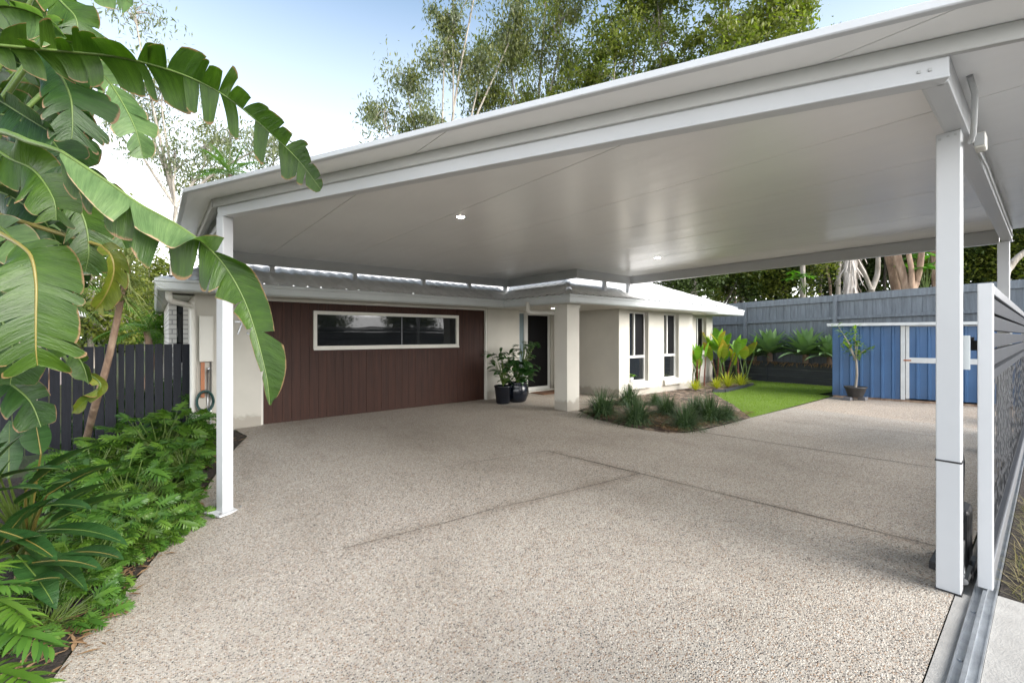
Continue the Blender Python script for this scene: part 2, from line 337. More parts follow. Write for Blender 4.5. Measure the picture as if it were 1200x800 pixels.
M['bark_brown'] = bark('peeling brown bark', (.10, .065, .045), (.24, .16, .11), (.40, .30, .22))
M['bark_dark'] = bark('dark bark', (.03, .026, .02), (.07, .058, .045), (.12, .10, .08))
M['skirt'] = bark('dry frond skirt', (.16, .13, .11), (.40, .36, .32), (.58, .54, .50), 9)
M['stalk'] = paint('green stalk', (.09, .145, .025), .5, .2, 5)
M['midrib_y'] = paint('yellow midrib', (.17, .14, .03), .5, .1, 5)
M['banana'] = leafmat('broad torn leaf', (.018, .046, .005), (.044, .088, .008), 26, .38, .24, edge=(.20, .12, .06), rand=.3)
M['banana_pale'] = leafmat('pale and skylit torn leaf', (.06, .115, .038), (.12, .185, .07), 26, .4, .3, edge=(.34, .24, .15), rand=.3)  # on the folded leaf this pale tone holds the sky's light on its top
M['banana_dark'] = leafmat('deep green torn leaf', (.011, .034, .005), (.026, .064, .009), 26, .36, .2, edge=(.15, .09, .05), rand=.3)
M['banana_yellow'] = leafmat('ageing torn leaf', (.055, .10, .012), (.15, .16, .022), 26, .4, .3, edge=(.22, .12, .05), rand=.3)
M['paddle'] = leafmat('dark paddle leaf', (.012, .042, .011), (.03, .078, .019), 18, .36, .15)
M['xanadu'] = leafmat('lobed green leaf', (.028, .082, .013), (.080, .165, .024), 0, .38, .25, rand=.7)
M['xanadu_lt'] = leafmat('fresh lobed leaf', (.05, .115, .013), (.105, .19, .025), 0, .4, .3, rand=.7)
M['tuft'] = leafmat('dark grassy blade', (.018, .045, .018), (.11, .165, .08), 0, .42, .2, rand=.9)  # lighter end of the mix puts the blades' highlights into the colour
M['agave'] = leafmat('grey green fleshy leaf', (.14, .24, .10), (.24, .36, .15), 0, .5, .1, rand=.5)
M['canna'] = leafmat('bright lime leaf', (.075, .19, .016), (.165, .30, .03), 20, .35, .35, rand=.6)
M['canna_or'] = leafmat('yellow and orange leaf', (.15, .26, .02), (.30, .33, .03), 20, .4, .35, rand=.8, tip=(.50, .27, .05))
M['brom'] = leafmat('yellow bromeliad leaf', (.32, .33, .03), (.45, .42, .06), 0, .4, .3, tip=(.30, .30, .03), rand=.8)
M['red_stem'] = paint('red brown leaf base', (.20, .06, .035), .6, .3, 12)
M['purple'] = leafmat('purple leaf', (.035, .018, .05), (.08, .04, .10), 0, .4, .15, rand=.6)
M['strap'] = leafmat('pale strap leaf', (.13, .18, .055), (.40, .40, .20), 0, .5, .3, rand=.9)
M['citrus'] = leafmat('yellow green citrus leaf', (.10, .19, .02), (.20, .28, .035), 0, .35, .35, rand=.7)
M['papaya'] = leafmat('bright green hand leaf', (.07, .19, .02), (.13, .28, .04), 0, .45, .4, rand=.6)
M['monstera'] = leafmat('dark glossy house leaf', (.015, .055, .012), (.035, .095, .02), 0, .3, .15, rand=.6)
M['euc'] = leafmat('olive gum leaf', (.06, .078, .022), (.16, .165, .055), 0, .45, .3, rand=.9)
M['euc_green'] = leafmat('greener gum leaf', (.06, .085, .018), (.18, .20, .045), 0, .45, .35, rand=.9)
M['euc_grey'] = leafmat('greyish gum leaf', (.09, .11, .06), (.18, .195, .12), 0, .45, .3, rand=.9)
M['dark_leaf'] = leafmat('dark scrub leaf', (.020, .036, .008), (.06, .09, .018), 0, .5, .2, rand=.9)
M['light_leaf'] = leafmat('sunlit scrub leaf', (.075, .105, .014), (.19, .20, .04), 0, .5, .35, rand=.9)  # lit counterpart of the dark scrub leaf, with the sunlight in its colour
M['palm_leaf'] = leafmat('palm leaflet', (.05, .12, .02), (.12, .22, .04), 0, .4, .3, rand=.8)
M['dry'] = leafmat('dry brown leaf', (.13, .075, .04), (.28, .18, .10), 0, .7, .15, rand=.8)
M['grass'] = leafmat('grass blade', (.14, .22, .025), (.21, .30, .04), 0, .6, .3, rand=.9)
M['grass_dry'] = leafmat('dry grass blade', (.09, .10, .035), (.28, .22, .12), 0, .7, .2, rand=.9)
# ================================================================== THE SETTING
def sheet(name, poly, mat, dz, res=.35, zf=gz, kind='structure', thick=0):
    bm = bmesh.new(); bm.faces.new([bm.verts.new((x, y, 0)) for x, y in poly]); P = np.array(poly)
    for ax in (0, 1):
        for c in np.arange(math.ceil(P[:, ax].min()/res)*res, P[:, ax].max(), res):
            n = [0, 0, 0]; n[ax] = 1; co = [0, 0, 0]; co[ax] = c+.0007
            bmesh.ops.bisect_plane(bm, geom=bm.verts[:]+bm.edges[:]+bm.faces[:], plane_co=co, plane_no=n)
    bmesh.ops.recalc_face_normals(bm, faces=bm.faces[:])
    if bm.faces[:] and sum(f.normal.z for f in bm.faces) < 0: bmesh.ops.reverse_faces(bm, faces=bm.faces[:])
    for v in bm.verts: v.co.z = zf(v.co.x, v.co.y)+dz
    me = bpy.data.meshes.new(name); bm.to_mesh(me); bm.free(); me.materials.append(mat)
    for p in me.polygons: p.use_smooth = True
    o = bpy.data.objects.new(name, me); COL.objects.link(o); o['kind'] = kind; ORG[o.name] = np.zeros(3); return o
# one ground sheet out to the horizon
xs = np.unique(np.concatenate([np.linspace(-400, -14, 10), np.arange(-14, 30, .6), np.linspace(30, 420, 10)]))
ys = np.unique(np.concatenate([np.linspace(-400, -14, 10), np.arange(-14, 30, .6), np.linspace(30, 420, 10)]))
g = MB(); nx, ny = len(xs), len(ys)
g.add([(x, y, gz(x, y)-.03) for x in xs for y in ys], [(i*ny+j, (i+1)*ny+j, (i+1)*ny+j+1, i*ny+j+1) for i in range(nx-1) for j in range(ny-1)])
tag(g.build('ground', M['ground'], smooth=True), kind='structure')
left_edge = [tuple(ong(u, v)[:2]) for u, v in [(60, 800), (95, 752), (130, 715), (185, 650), (215, 610), (240, 575), (290, 512)]]
bed_edge = [tuple(onz(u, v, 0)[:2]) for u, v in [(688, 486), (700, 492), (728, 499), (760, 505), (782, 508), (800, 508), (816, 506), (830, 503), (855, 497), (880, 490)]]
LAWN_Y = 3.37
drive = [(-1.3, .348)]+left_edge+[(.98, 8.2), (1.37, 8.255), (1.37, 8.36), (6.0, 8.36), (6.0, 8.25), (6.96, 8.25), (6.96, 8.64), (8.52, 8.64), (8.52, 6.45), (6.5, 5.9)]+bed_edge+[(10.2, LAWN_Y), (10.2, .348)]
sheet('driveway', drive, M['aggregate'], .012)
sheet('driveway_apron', [(10.2, LAWN_Y), (14.6, LAWN_Y-.05), (14.6, .33), (10.2, .33)], M['aggregate_sunlit'], .012)
sheet('garden_bed_front', bed_edge[::-1]+[(6.62, 5.95), (8.52, 6.44), (11.9, 6.44), (11.3, 5.6), (9.6, 4.3)], M['mulch'], .02, zf=lambda a, b: gz(a, b)+.02*math.sin(a*9)*math.sin(b*7))
LE = left_edge
sheet('garden_bed_side', [(-5, -1.5), (-1.32, -.2)]+[(x-.004, y) for x, y in LE]+[(.9, 8.25), (.5, 8.25), (.5, 8.56), (-5, 8.56)], M['mulch_dark'], .025, zf=lambda a, b: gz(a, b)+.02*math.sin(a*9)*math.sin(b*7)-.0)
lawn_poly = [bed_edge[-1], (12.7, LAWN_Y), (12.9, 3.7), (15.28, 3.5), (15.28, 7.2), (14.2, 7.2), (14.2, 5.6), (13.9, 5.55), (11.5, 5.35), (11.25, 5.58), (9.6, 4.3)]
sheet('lawn', lawn_poly, M['lawn'], .016)
sheet('canna_bed', [(11.5, 5.4), (13.8, 5.6), (14.1, 6.9), (11.9, 6.88), (11.9, 6.4), (11.4, 6.4), (11.28, 5.6)], M['mulch'], .03)
sheet('concrete_strip', [(-4, .281), (3.62, .281), (3.62, .343), (-4, .343)], M['concrete'], .010)
sheet('concrete_strip_inner', [(3.625, .281), (10, .281), (10, .343), (3.625, .343)], M['concrete'], -.006)
sheet('crossover', [(-4, -5.4), (3.75, -5.4), (3.75, .1885), (-4, .1885)], M['concrete'], .010)
sheet('verge_soil', [(3.76, -5.3), (16, -5.3), (16, .186), (3.76, .186)], M['mulch_dark'], .0)
sheet('road', [(-120, -13), (120, -13), (120, -5.6), (-120, -5.6)], M['asphalt'], .02, res=3)
# shallow joints in the slabs (dark filler, proud of the slab by the thickness of a coat)
jn = 0
def joint(p, q, w=.011):
    global jn
    p, q = np.array(p[:2]), np.array(q[:2]); d = (q-p)/np.linalg.norm(q-p); s = np.array([-d[1], d[0]])*w/2; n = max(2, int(np.linalg.norm(q-p)/.3))
    mb = MB(); pts = [p+(q-p)*t for t in np.linspace(0, 1, n)]
    wig = [s*random.uniform(.6, 1.3) for _ in pts]
    mb.add([(*(a+b), gz(*a)+.0165) for a, b in zip(pts, wig)]+[(*(a-b), gz(*a)+.0165) for a, b in zip(pts, wig)], [(i, n+i, n+i+1, i+1) for i in range(n-1)])
    tag(mb.build('slab_joint', M['joint']), kind='structure')
jX = ong(750, 556)
joint(ong(402, 644.5), ong(520, 614.5), .008); joint(ong(520, 614.5), ong(640, 584), .008); joint(ong(640, 584), jX, .009); joint(jX, ong(1098, 642)); joint(jX, ong(640, 529)); joint(ong(640, 529), ong(470, 560), .006)
joint(onz(820, 507, 0), onz(1100, 550, 0), .016); joint(onz(902, 492.5, 0), onz(1096, 512, 0))
# ================================================================== LEAF LITTER ON THE SLAB
# ================================================================== CARPORT
BZ0, BZ1 = 2.68, 2.86                           # beam bottom, ceiling
FR = np.array([2.845, .323]); FL = np.array([.539, 5.24]); fd = (FL-FR)/np.linalg.norm(FL-FR); fo = np.array([-fd[1], fd[0]]) 
if fo[0] > 0: fo = -fo                           # outwards, to the street
RL = np.array([.56, 8.36]); N1 = np.array([6.72, 8.36]); N2 = np.array([6.72, 6.14]); N3 = np.array([8.55, 6.14]); BR = np.array([8.42, .34])
lo = np.array([-.99, .14]); lo /= np.linalg.norm(lo)
RYR = -.34
def front_at(off, y): t = (y-(FR+fo*off)[1])/fd[1]; return FR+fo*off+fd*t
cp = thing('carport', 'white flat roofed steel carport covering the driveway, with skewed front edge', 'carport', (3.5, 4, 0))
off = .10
RX0 = .22; OV = .30
def front_x(off, x): t = (x-(FR+fo*off)[0])/fd[0]; return FR+fo*off+fd*t
poly_roof = [front_at(OV, RYR), front_x(OV, RX0), np.array([RX0, 8.41]), N1+np.array([.04, .05]), N2+np.array([.04, .04]), N3+np.array([.04, .04]), np.array([8.5, RYR])]
poly_roof = [tuple(p) for p in poly_roof]
def clipx(poly, x0, x1):
    for sgn, c in ((1, x0), (-1, x1)):
        out = []
        for i in range(len(poly)):
            p, q = poly[i], poly[(i+1) % len(poly)]; dp, dq = sgn*(p[0]-c), sgn*(q[0]-c)
            if dp >= 0: out.append(p)
            if dp*dq < 0: t = dp/(dp-dq); out.append((c, p[1]+(q[1]-p[1])*t))
        poly = out
        if not poly: return []
    return poly
joints_x = [0, 1.51, 2.59, 3.665, 4.65, 5.72, 6.76, 7.66, 8.7]
for i in range(len(joints_x)-1):
    pl = clipx(poly_roof, joints_x[i]+.003, joints_x[i+1]-.003)
    if len(pl) >= 3:
        mb = MB(); mb.prism(pl, BZ1, BZ1+.03); mb.build('roof_panel', M['ceiling'], cp)
mb = MB(); mb.prism(poly_roof, BZ1+.0305, BZ1+.036); mb.build('roof_cover', M['roof_white'], cp)
W3 = lambda p, z: np.array([p[0], p[1], z])
def beam(name, p, q, w=.075, mats=None):
    mb = MB(); d = (q-p)/np.linalg.norm(q-p); s = np.array([-d[1], d[0], 0]); h = (BZ1-BZ0)/2-.002
    mb.obox(W3((p+q)/2, BZ0+h), W3((q-p)/2, 0), s*w/2, (0, 0, h))
    mb.obox(W3((p+q)/2, BZ0+.009), W3((q-p)/2, 0), s*(w/2+.007), (0, 0, .008))   # the return lip at the bottom of the channel
    return mb.build(name, mats or M['white_steel'], cp, bevel=.004)
fb = beam('front_beam', FR-fd*.02, FL+fd*.04)
sb = beam('side_beam', FR+np.array([.022, .022]), BR-np.array([.01, 0]), .08)
beam('left_beam', FL+np.array([.05, .08]), RL+np.array([0, -.05]))
beam('rear_beam', RL+np.array([.03, 0]), N1+np.array([-.04, 0])); beam('rear_beam', N1+np.array([0, .038]), N2+np.array([0, -.038]))
beam('rear_beam', N2+np.array([.04, 0]), N3+np.array([-.04, 0])); beam('rear_beam', N3+np.array([0, .038]), BR+np.array([0, .07]))
# thin edge trim all round the front and left, and the bearer that sits on the beam
def trim(name, p, q, out, prof, mat):
    mb = MB(); mb.ext(prof, W3(p, 0), W3(q, 0), W3(out, 0), 0); return mb.build(name, mat, cp, bevel=.002)
lipp = [(-.02, BZ1-.004), (.012, BZ1-.004), (.016, BZ1+.02), (.012, BZ1+.088), (-.02, BZ1+.088)]
lipp = [(-.03, BZ1-.006), (.006, BZ1-.006), (.012, BZ1+.0), (.012, BZ1+.034), (.0, BZ1+.04), (-.03, BZ1+.04)]
trim('edge_trim', front_at(OV, RYR), front_x(OV, RX0), fo, lipp, M['white_steel'])
trim('edge_trim', front_x(OV, RX0)+np.array([0, .012]), np.array([RX0, 8.41]), np.array([-1, 0]), lipp, M['white_steel'])
bp_ = [(.03, 2.778), (.062, 2.778), (.066, 2.79), (.066, BZ1-.003), (.03, BZ1-.003)]
trim('edge_bearer', front_at(0, RYR+.02), FL+fd*.06, fo, bp_, M['bearer'])
trim('edge_bearer', FL+np.array([-.03, .06]), np.array([FL[0]-.03, 8.36]), np.array([-1, 0]), bp_, M['bearer'])
# posts
def post(x, y, ztop, w, ang, plate=True, foot=None):
    z0 = gz(x, y)+.012; c, s = math.cos(ang), math.sin(ang); ax = np.array([c, s, 0]); ay = np.array([-s, c, 0])
    mb = MB(); mb.obox((x, y, (z0+ztop)/2), ax*w/2, ay*w/2, (0, 0, (ztop-z0)/2)); o = mb.build('post', M['white_steel'], cp, bevel=.006)
    if plate:
        mb = MB(); mb.obox((x, y, z0+.008), ax*.125, ay*.125, (0, 0, .009)); p = mb.build('base_plate', M['white_steel'], o, bevel=.003)
        for i in (-1, 1):
            for j in (-1, 1):
                mb = MB(); q = np.array([x, y, z0+.017])+ax*i*.098+ay*j*.098; mb.lathe(q, [(.014, 0), (.014, .008), (.008, .009), (.008, .02), (.003, .022)], 8); mb.build('bolt', M['steel'], o)
    return o
angF = math.atan2(fd[1], fd[0])
pl_ = FL+fd*-.02
post(pl_[0], pl_[1], BZ0, .105, angF)
PX, PY = 3.62, .373
pr = post(PX, PY, BZ0, .105, 0, False)
mb = MB(); z = .49+1.5-.94; mb.box(PX-.056, PX+.056, PY-.056, PY+.056, .765, .775); mb.build('joint_band', M['black'], pr); mb = MB(); mb.box(PX-.057, PX+.057, PY-.057, PY+.057, .005, .02); mb.build('foot_seal', M['black'], pr)
post(BR[0]-.1, BR[1]+.03, BZ0, .105, 0)
for (x, y, z) in [(2.86, .30, 2.80), (2.86, .30, 2.735)]:
    pass
for q in [FR+fd*.05, FR+fd*.09]:
    for zz in (2.73, 2.81): mb = MB(); mb.obox(W3(q+fo*.041, zz), W3(fd*.006, 0), W3(fo*.004, 0), (0, 0, .006)); mb.build('screw', M['grey_plastic'], fb)
for zz, xx in [(2.655, 3.555), (2.655, 3.585), (2.645, 3.62)]: mb = MB(); mb.box(PX-.056, PX-.0515, PY+(xx-3.585)-.006, PY+(xx-3.585)+.006, zz-.006, zz+.006); mb.build('screw', M['grey_plastic'], pr)
# roof brackets that carry the rear beam off the house roof
for a in (1.55, 2.95, 4.4, 5.55, 6.6):
    mb = MB(); mb.box(a-.035, a+.035, 8.32, 8.39, 2.36, BZ0); mb.box(a-.05, a+.05, 8.30, 8.41, 2.672, BZ0-.001); mb.build('roof_bracket', M['white_steel'], cp)
for a in (7.6, 8.45):
    mb = MB(); mb.box(a-.035, a+.035, 6.10, 6.17, 2.36, BZ0); mb.build('roof_bracket', M['white_steel'], cp)
# lit downlights in the ceiling
for u, v in [(540, 254), (770.5, 302)]:
    p = onz(u, v, BZ1); t = MB(); t.lathe((p[0], p[1], BZ1-.0025), [(.055, .0), (.058, .002)], 24); o = t.build('downlight', M['white_steel'], cp)
    t = MB(); t.lathe((p[0], p[1], BZ1-.004), [(.043, 0), (.043, .0014)], 24); t.build('lamp_disc', M['lamp'], o)
# conduit, sensor flood light on the side beam
mb = MB(); mb.tube([(3.30, .265, 2.855), (3.42, .255, 2.80), (3.50, .262, 2.72), (3.54, .27, 2.62), (3.60, .285, 2.60), (3.75, .29, 2.66)], .013, 8); mb.build('cable_conduit', M['grey_plastic'], cp, smooth=True)
mb = MB(); mb.tube([(3.75, .29, 2.66), (4.6, .285, 2.70), (8.0, .285, 2.70)], .008, 6); mb.build('cable_conduit', M['grey_plastic'], cp, smooth=True)
mb = MB(); mb.box(3.74, 3.86, .235, .283, 2.60, 2.69); fl_ = mb.build('sensor_lamp', M['trim'], cp, bevel=.01)
mb = MB(); mb.box(3.728, 3.738, .24, .28, 2.61, 2.68); mb.build('lens', M['grey_plastic'], fl_)
mb = MB(); mb.tube([(3.05, -.02, 2.846), (8.4, -.02, 2.846)], .014, 8); mb.build('ceiling_conduit', M['white_steel'], cp)
# ================================================================== HOUSE
hs = thing('house', 'cream rendered single storey house with pale tiled roof and dark timber garage front', 'house', (6, 8.26, 0))
WT = 2.13                                    # soffit
GY = 8.26
mb = MB(); mb.box(.48, 1.37, GY, GY+.24, -.2, WT); mb.build('garage_wall', M['render'], hs)
mb = MB(); mb.box(6.0, 6.96, GY, GY+.24, -.05, WT); mb.box(6.72, 6.96, GY+.24, 8.65, -.05, WT); mb.box(6.96, 7.27, 8.65, 8.85, -.05, WT); mb.box(8.42, 8.53, 8.65, 8.85, -.05, WT); mb.box(7.27, 8.42, 8.65, 8.85, 2.115, WT)
mb.build('entry_wall', M['render'], hs)
mb = MB(); mb.box(.48, .70, GY+.24, 10.0, -.2, WT); mb.build('side_wall', M['render'], hs)
mb = MB(); mb.box(.2, .312, 10.0, 10.2, -.2, WT); mb.box(.41, .55, 10.0, 10.2, -.2, WT); mb.box(.312, .41, 10.0, 10.2, -.2, 1.0); mb.box(.2, .3, 10.2, 17, -.2, WT); mb.build('brick_wall', M['brick_white'], hs)
mb = MB(); mb.box(.312, .41, 10.06, 10.1, 1.0, WT); mb.build('narrow_window', M['glass'], hs)
# garage front of vertical boards with a long window in it
gx0, gx1, gh = 1.41, 5.96, 2.08
wx0, wz0, wz1 = None, None, None
def onb(u, v, b): p = ray(u, v); Y = b/p[1]; return at(u, v, Y)
wa = onb(367, 364, 8.33); wb = onb(537, 370, 8.33); wc = onb(367, 409.5, 8.33)
WX0, WX1, WZ0, WZ1 = wa[0], wb[0], wc[2], wa[2]
mb = MB(); x = gx0; bw = .147
while x < gx1-.01:
    x2 = min(x+bw, gx1); segs = [(x, x2)]
    zz = [(0.012, gh)]
    for c in (WX0, WX1):
        segs = [s for (a, b) in segs for s in ([(a, c), (c, b)] if a < c < b else [(a, b)])]
    for a, b in segs:
        cxm = (a+b)/2
        aa = a+(.002 if a == x else 0); bb = b-(.002 if b == x2 else 0)
        dy = random.uniform(-.0015, .0015)
        for z0, z1 in ([(.012, WZ0), (WZ1, gh)] if WX0 < cxm < WX1 else [(.012, gh)]):
            mb.box(aa, bb, 8.335+dy, 8.36, z0, z1)
    x = x2
gd = mb.build('garage_front', M['door_wood'], hs)
mb = MB(); mb.box(gx0, gx1, 8.364, 8.39, .01, WZ0-.01); mb.box(gx0, gx1, 8.364, 8.39, WZ1+.01, gh); mb.build('backing_board', M['black'], gd)
mb = MB(); f = .062
mb.box(WX0, WX1, 8.30, 8.37, WZ1-f, WZ1); mb.box(WX0, WX1, 8.30, 8.37, WZ0, WZ0+f); mb.box(WX0, WX0+f, 8.30, 8.37, WZ0+f, WZ1-f); mb.box(WX1-f, WX1, 8.30, 8.37, WZ0+f, WZ1-f)
mb.box(WX0-.0, WX1, 8.285, 8.299, WZ0-.012, WZ0+.02)
mid = WX0+(WX1-WX0)*.56
mb.build('window_frame', M['trim'], gd, bevel=.004)
mb = MB(); mb.box(mid-.007, mid+.007, 8.338, 8.3445, WZ0+f, WZ1-f); mb.build('window_bar', M['gate_rail'], gd)
mb = MB(); mb.box(WX0+f, WX1-f, 8.345, 8.352, WZ0+f, WZ1-f); mb.build('window_pane', M['glass'], gd)
mb = MB(); mb.box(1.37, 1.41, 8.30, 8.40, 0, gh+.05); mb.box(5.96, 6.0, 8.27, 8.40, 0, gh+.05); mb.box(1.41, 5.96, 8.30, 8.40, gh+.002, gh+.05); mb.build('door_jamb', M['trim'], hs, bevel=.003)
# entry
mb = MB(); mb.box(7.27, 7.31, 8.66, 8.72, .02, 2.115); mb.box(7.47, 7.52, 8.655, 8.72, .02, 2.115); mb.box(7.31, 7.47, 8.66, 8.72, 2.07, 2.115); mb.box(7.31, 7.47, 8.66, 8.72, .02, .07); sl = mb.build('sidelight', M['white_alu'], hs)
mb = MB(); mb.box(7.31, 7.47, 8.685, 8.69, .07, 2.07); mb.build('pane', M['glass_pale'], sl)
mb = MB(); dx0, dx1 = 7.525, 8.40
mb.box(dx0, dx0+.075, 8.66, 8.70, .05, 2.10); mb.box(dx1-.075, dx1, 8.66, 8.70, .05, 2.10); mb.box(dx0+.075, dx1-.075, 8.66, 8.70, 2.03, 2.10); mb.box(dx0+.075, dx1-.075, 8.66, 8.70, .05, .14); ed = mb.build('screen_door', M['white_alu'], hs, bevel=.003)
mb = MB(); mb.box(dx0+.075, dx1-.075, 8.672, 8.68, .14, 2.03); mb.build('mesh_panel', M['screen'], ed)
mb = MB(); mb.box(dx0+.02, dx0+.055, 8.635, 8.66, .95, 1.17); mb.tube([(dx0+.04, 8.64, 1.07), (dx0+.04, 8.60, 1.07), (dx0+.15, 8.60, 1.07)], .009, 8); mb.build('handle', M['steel'], ed)
mb = MB(); mb.box(7.45, 8.45, 8.52, 8.66, .008, .05); mb.build('door_threshold', M['trim'], hs)
# wing
WY = 6.45
def cutwall(mb, x0, x1, y0, y1, holes, z1=WT):
    x = x0
    for a, b, c, d in holes:
        mb.box(x, a, y0, y1, -.1, z1); mb.box(a, b, y0, y1, -.1, c)
        if d < z1: mb.box(a, b, y0, y1, d, z1)
        x = b
    mb.box(x, x1, y0, y1, -.1, z1)
mb = MB(); H1 = [(8.94, 9.74, .34, 2.09), (10.45, 11.18, .34, 2.09)]; H2 = [(12.95, 13.6, 1.05, 2.08)]
cutwall(mb, 8.53, 11.9, WY, WY+.22, H1); mb.box(8.53, 8.75, WY+.22, 8.65, -.05, WT); mb.box(11.7, 11.9, WY+.22, 6.9, -.1, WT)
cutwall(mb, 11.9, 14.0, 6.9, 7.12, H2); mb.box(13.8, 14.0, 7.12, 16, -.1, WT); mb.build('wing_wall', M['render'], hs)
for k, (a, b, c, d) in enumerate(H1+H2):
    y = (WY if k < 2 else 6.9)+.10; fr = .045
    mb = MB(); mb.box(a, a+fr, y, y+.06, c, d); mb.box(b-fr, b, y, y+.06, c, d); mb.box(a+fr, b-fr, y, y+.06, d-fr, d); mb.box(a+fr, b-fr, y, y+.06, c, c+fr)
    mid = a+(b-a)*.42; zt = c+(d-c)*.36 if k < 2 else c
    if k < 2: mb.box(a+fr, b-fr, y-.004, y+.06, zt-.03, zt+.03)
    zl = zt+.03 if k < 2 else c+fr
    mb.box(mid-.022, mid+.022, y-.006, y+.05, zl, d-fr)
    wf = mb.build('window', M['white_alu'], hs, bevel=.003)
    mb = MB(); mb.box(a+fr, mid-.022, y+.035, y+.04, zl, d-fr); mb.build('pane', M['glass'], wf)
    mb = MB(); mb.box(mid+.022, b-fr, y+.025, y+.03, zl, d-fr); mb.build('pane', M['screen'], wf)
    if k < 2: mb = MB(); mb.box(a+fr, b-fr, y+.035, y+.04, c+fr, zt-.03); mb.build('pane', M['glass'], wf)
    mb = MB(); yy = y-.10; mb.add([(a-.06, yy-.075, c-.035), (b+.06, yy-.075, c-.035), (b+.06, yy, c), (a-.06, yy, c), (a-.06, yy-.075, c-.15), (b+.06, yy-.075, c-.15), (b+.06, yy+.0, c-.15), (a-.06, yy+.0, c-.15)], [(0,1,2,3),(4,5,1,0),(7,6,5,4),(5,6,2,1),(7,4,0,3),(3,2,6,7)]); mb.build('sill', M['render'], wf)
    mb = MB(); mb.add([(a, yy, c), (b, yy, c), (b, y, c+.02), (a, y, c+.02)], [(0, 1, 2, 3)]); mb.build('inner_sill', M['trim'], wf)
# column at the porch
mb = MB(); mb.box(6.27, 6.62, 5.98, 6.33, 0, WT-.075); mb.box(6.255, 6.635, 5.965, 6.345, WT-.075, WT); mb.build('porch_column', M['render'], hs)
# soffits
mb = MB()
mb.box(.05, 6.1, 7.75, 8.60, WT+.002, WT+.02); mb.box(6.1, 12.0, 5.75, 8.66, WT+.002, WT+.02); mb.box(12.0, 14.4, 6.15, 6.9, WT+.002, WT+.02); mb.box(.05, .48, 8.26, 17, WT+.002, WT+.02); mb.box(6.1, 6.2, 7.75, 8.26, WT+.003, WT+.02)
mb.build('soffit', M['soffit'], hs)
# gutters: fascia behind, quad profile in front
gp = [(0, 2.125), (.085, 2.125), (.105, 2.15), (.108, 2.235), (.122, 2.25), (.122, 2.285), (.105, 2.295), (.10, 2.255), (.0, 2.20)]
def gutter(pts, outs):
    mb = MB(); n = len(gp); V = []
    for k, p in enumerate(pts):
        p = np.array(p, float)
        o_ = outs[k]
        for o2, z in gp: V.append((p[0]+o_[0]*o2, p[1]+o_[1]*o2, z))
    mb.add(V, [(k*n+i, k*n+(i+1) % n, (k+1)*n+(i+1) % n, (k+1)*n+i) for k in range(len(pts)-1) for i in range(n)], ngons=[list(range(n)), list(range((len(pts)-1)*n, len(pts)*n))[::-1]])
    return mb.build('gutter', M['gutter'], hs)
gutter([(.12, 17), (.12, 7.82), (6.17, 7.82), (6.17, 5.82), (12.0, 5.82), (12.0, 6.05)], [(-1, 0), (-1, -1), (-1, -1), (-1, -1), (1, -1), (1, 0)])
gutter([(12.12, 6.22), (14.35, 6.22), (14.35, 14)], [(0, -1), (1, -1), (1, 0)])
mb = MB(); mb.box(.13, 6.17, 7.822, 7.845, 2.12, 2.312); mb.box(6.172, 6.195, 5.83, 7.82, 2.12, 2.30); mb.box(6.195, 12, 5.822, 5.845, 2.12, 2.30); mb.box(12, 14.35, 6.222, 6.245, 2.12, 2.27); mb.build('fascia', M['trim'], hs)
# roofs: wavy concrete tiles
TP = math.tan(R(23)); CP_, SP_ = math.cos(R(23)), math.sin(R(23))
def tiles(name, O, e, poly, per=.21):
    """poly in (s along the eave, t up the slope) - convex"""
    e = np.array(e, float); upv = np.array([-e[1], e[0], 0.])*CP_+np.array([0, 0, SP_]); nr = np.cross(e, upv)
    P = np.array(poly); ds = .035; S = np.arange(P[:, 0].min()-.07, P[:, 0].max()+.07, ds); T = []
    t = 0
    while t < P[:, 1].max()+.01: T += [(t, .03), (t+.318, .0)]; t += .32
    bm = bmesh.new(); rows = []
    for t, h in T: rows.append([bm.verts.new((s, t, h+.014*math.sin(2*PI*s/per)+.006*math.sin(4*PI*s/per))) for s in S])
    for i in range(len(rows)-1):
        for j in range(len(S)-1): bm.faces.new((rows[i][j], rows[i][j+1], rows[i+1][j+1], rows[i+1][j]))
    c = P.mean(0)
    for i in range(len(P)):
        p, q = P[i], P[(i+1) % len(P)]; n = np.array([q[1]-p[1], p[0]-q[0]]); n = n/np.linalg.norm(n)
        if np.dot(n, c-p) > 0: n = -n
        bmesh.ops.bisect_plane(bm, geom=bm.verts[:]+bm.edges[:]+bm.faces[:], plane_co=(p[0], p[1], 0), plane_no=(n[0], n[1], 0), clear_outer=True)
    O = np.array(O, float)
    for v in bm.verts: w = O+e*v.co.x+upv*v.co.y+nr*v.co.z; v.co = w-ORG[hs.name]
    me = bpy.data.meshes.new(name); bm.to_mesh(me); bm.free(); me.materials.append(M['tile'])
    for p in me.polygons: p.use_smooth = True
    o = bpy.data.objects.new(name, me); COL.objects.link(o); o.parent = hs; ORG[o.name] = ORG[hs.name]; return o
EZ = 2.262
rt = tiles('roof', (.02, 7.715, EZ), (1, 0, 0), [(0, 0), (6.4, 0), (9.0, 2.9/CP_), (9, 4.2/CP_), (4.2, 4.2/CP_)])
tiles('roof', (.02, 17, EZ), (0, -1, 0), [(0, 0), (9.24, 0), (5.04, 4.2/CP_), (0, 4.2/CP_)])
tiles('roof', (6.035, 5.695, EZ), (1, 0, 0), [(0, 0), (6.09, 0), (3.045, 3.045/CP_)])
tiles('roof', (6.035, 12, EZ), (0, -1, 0), [(0, 0), (6.305, 0), (3.26, 3.045/CP_), (0, 3.0/CP_)])
tiles('roof', (12.08, 5.74, EZ), (0, 1, 0), [(0, 0), (3.0, 3.0/CP_), (8, 3/CP_), (8, 0)])
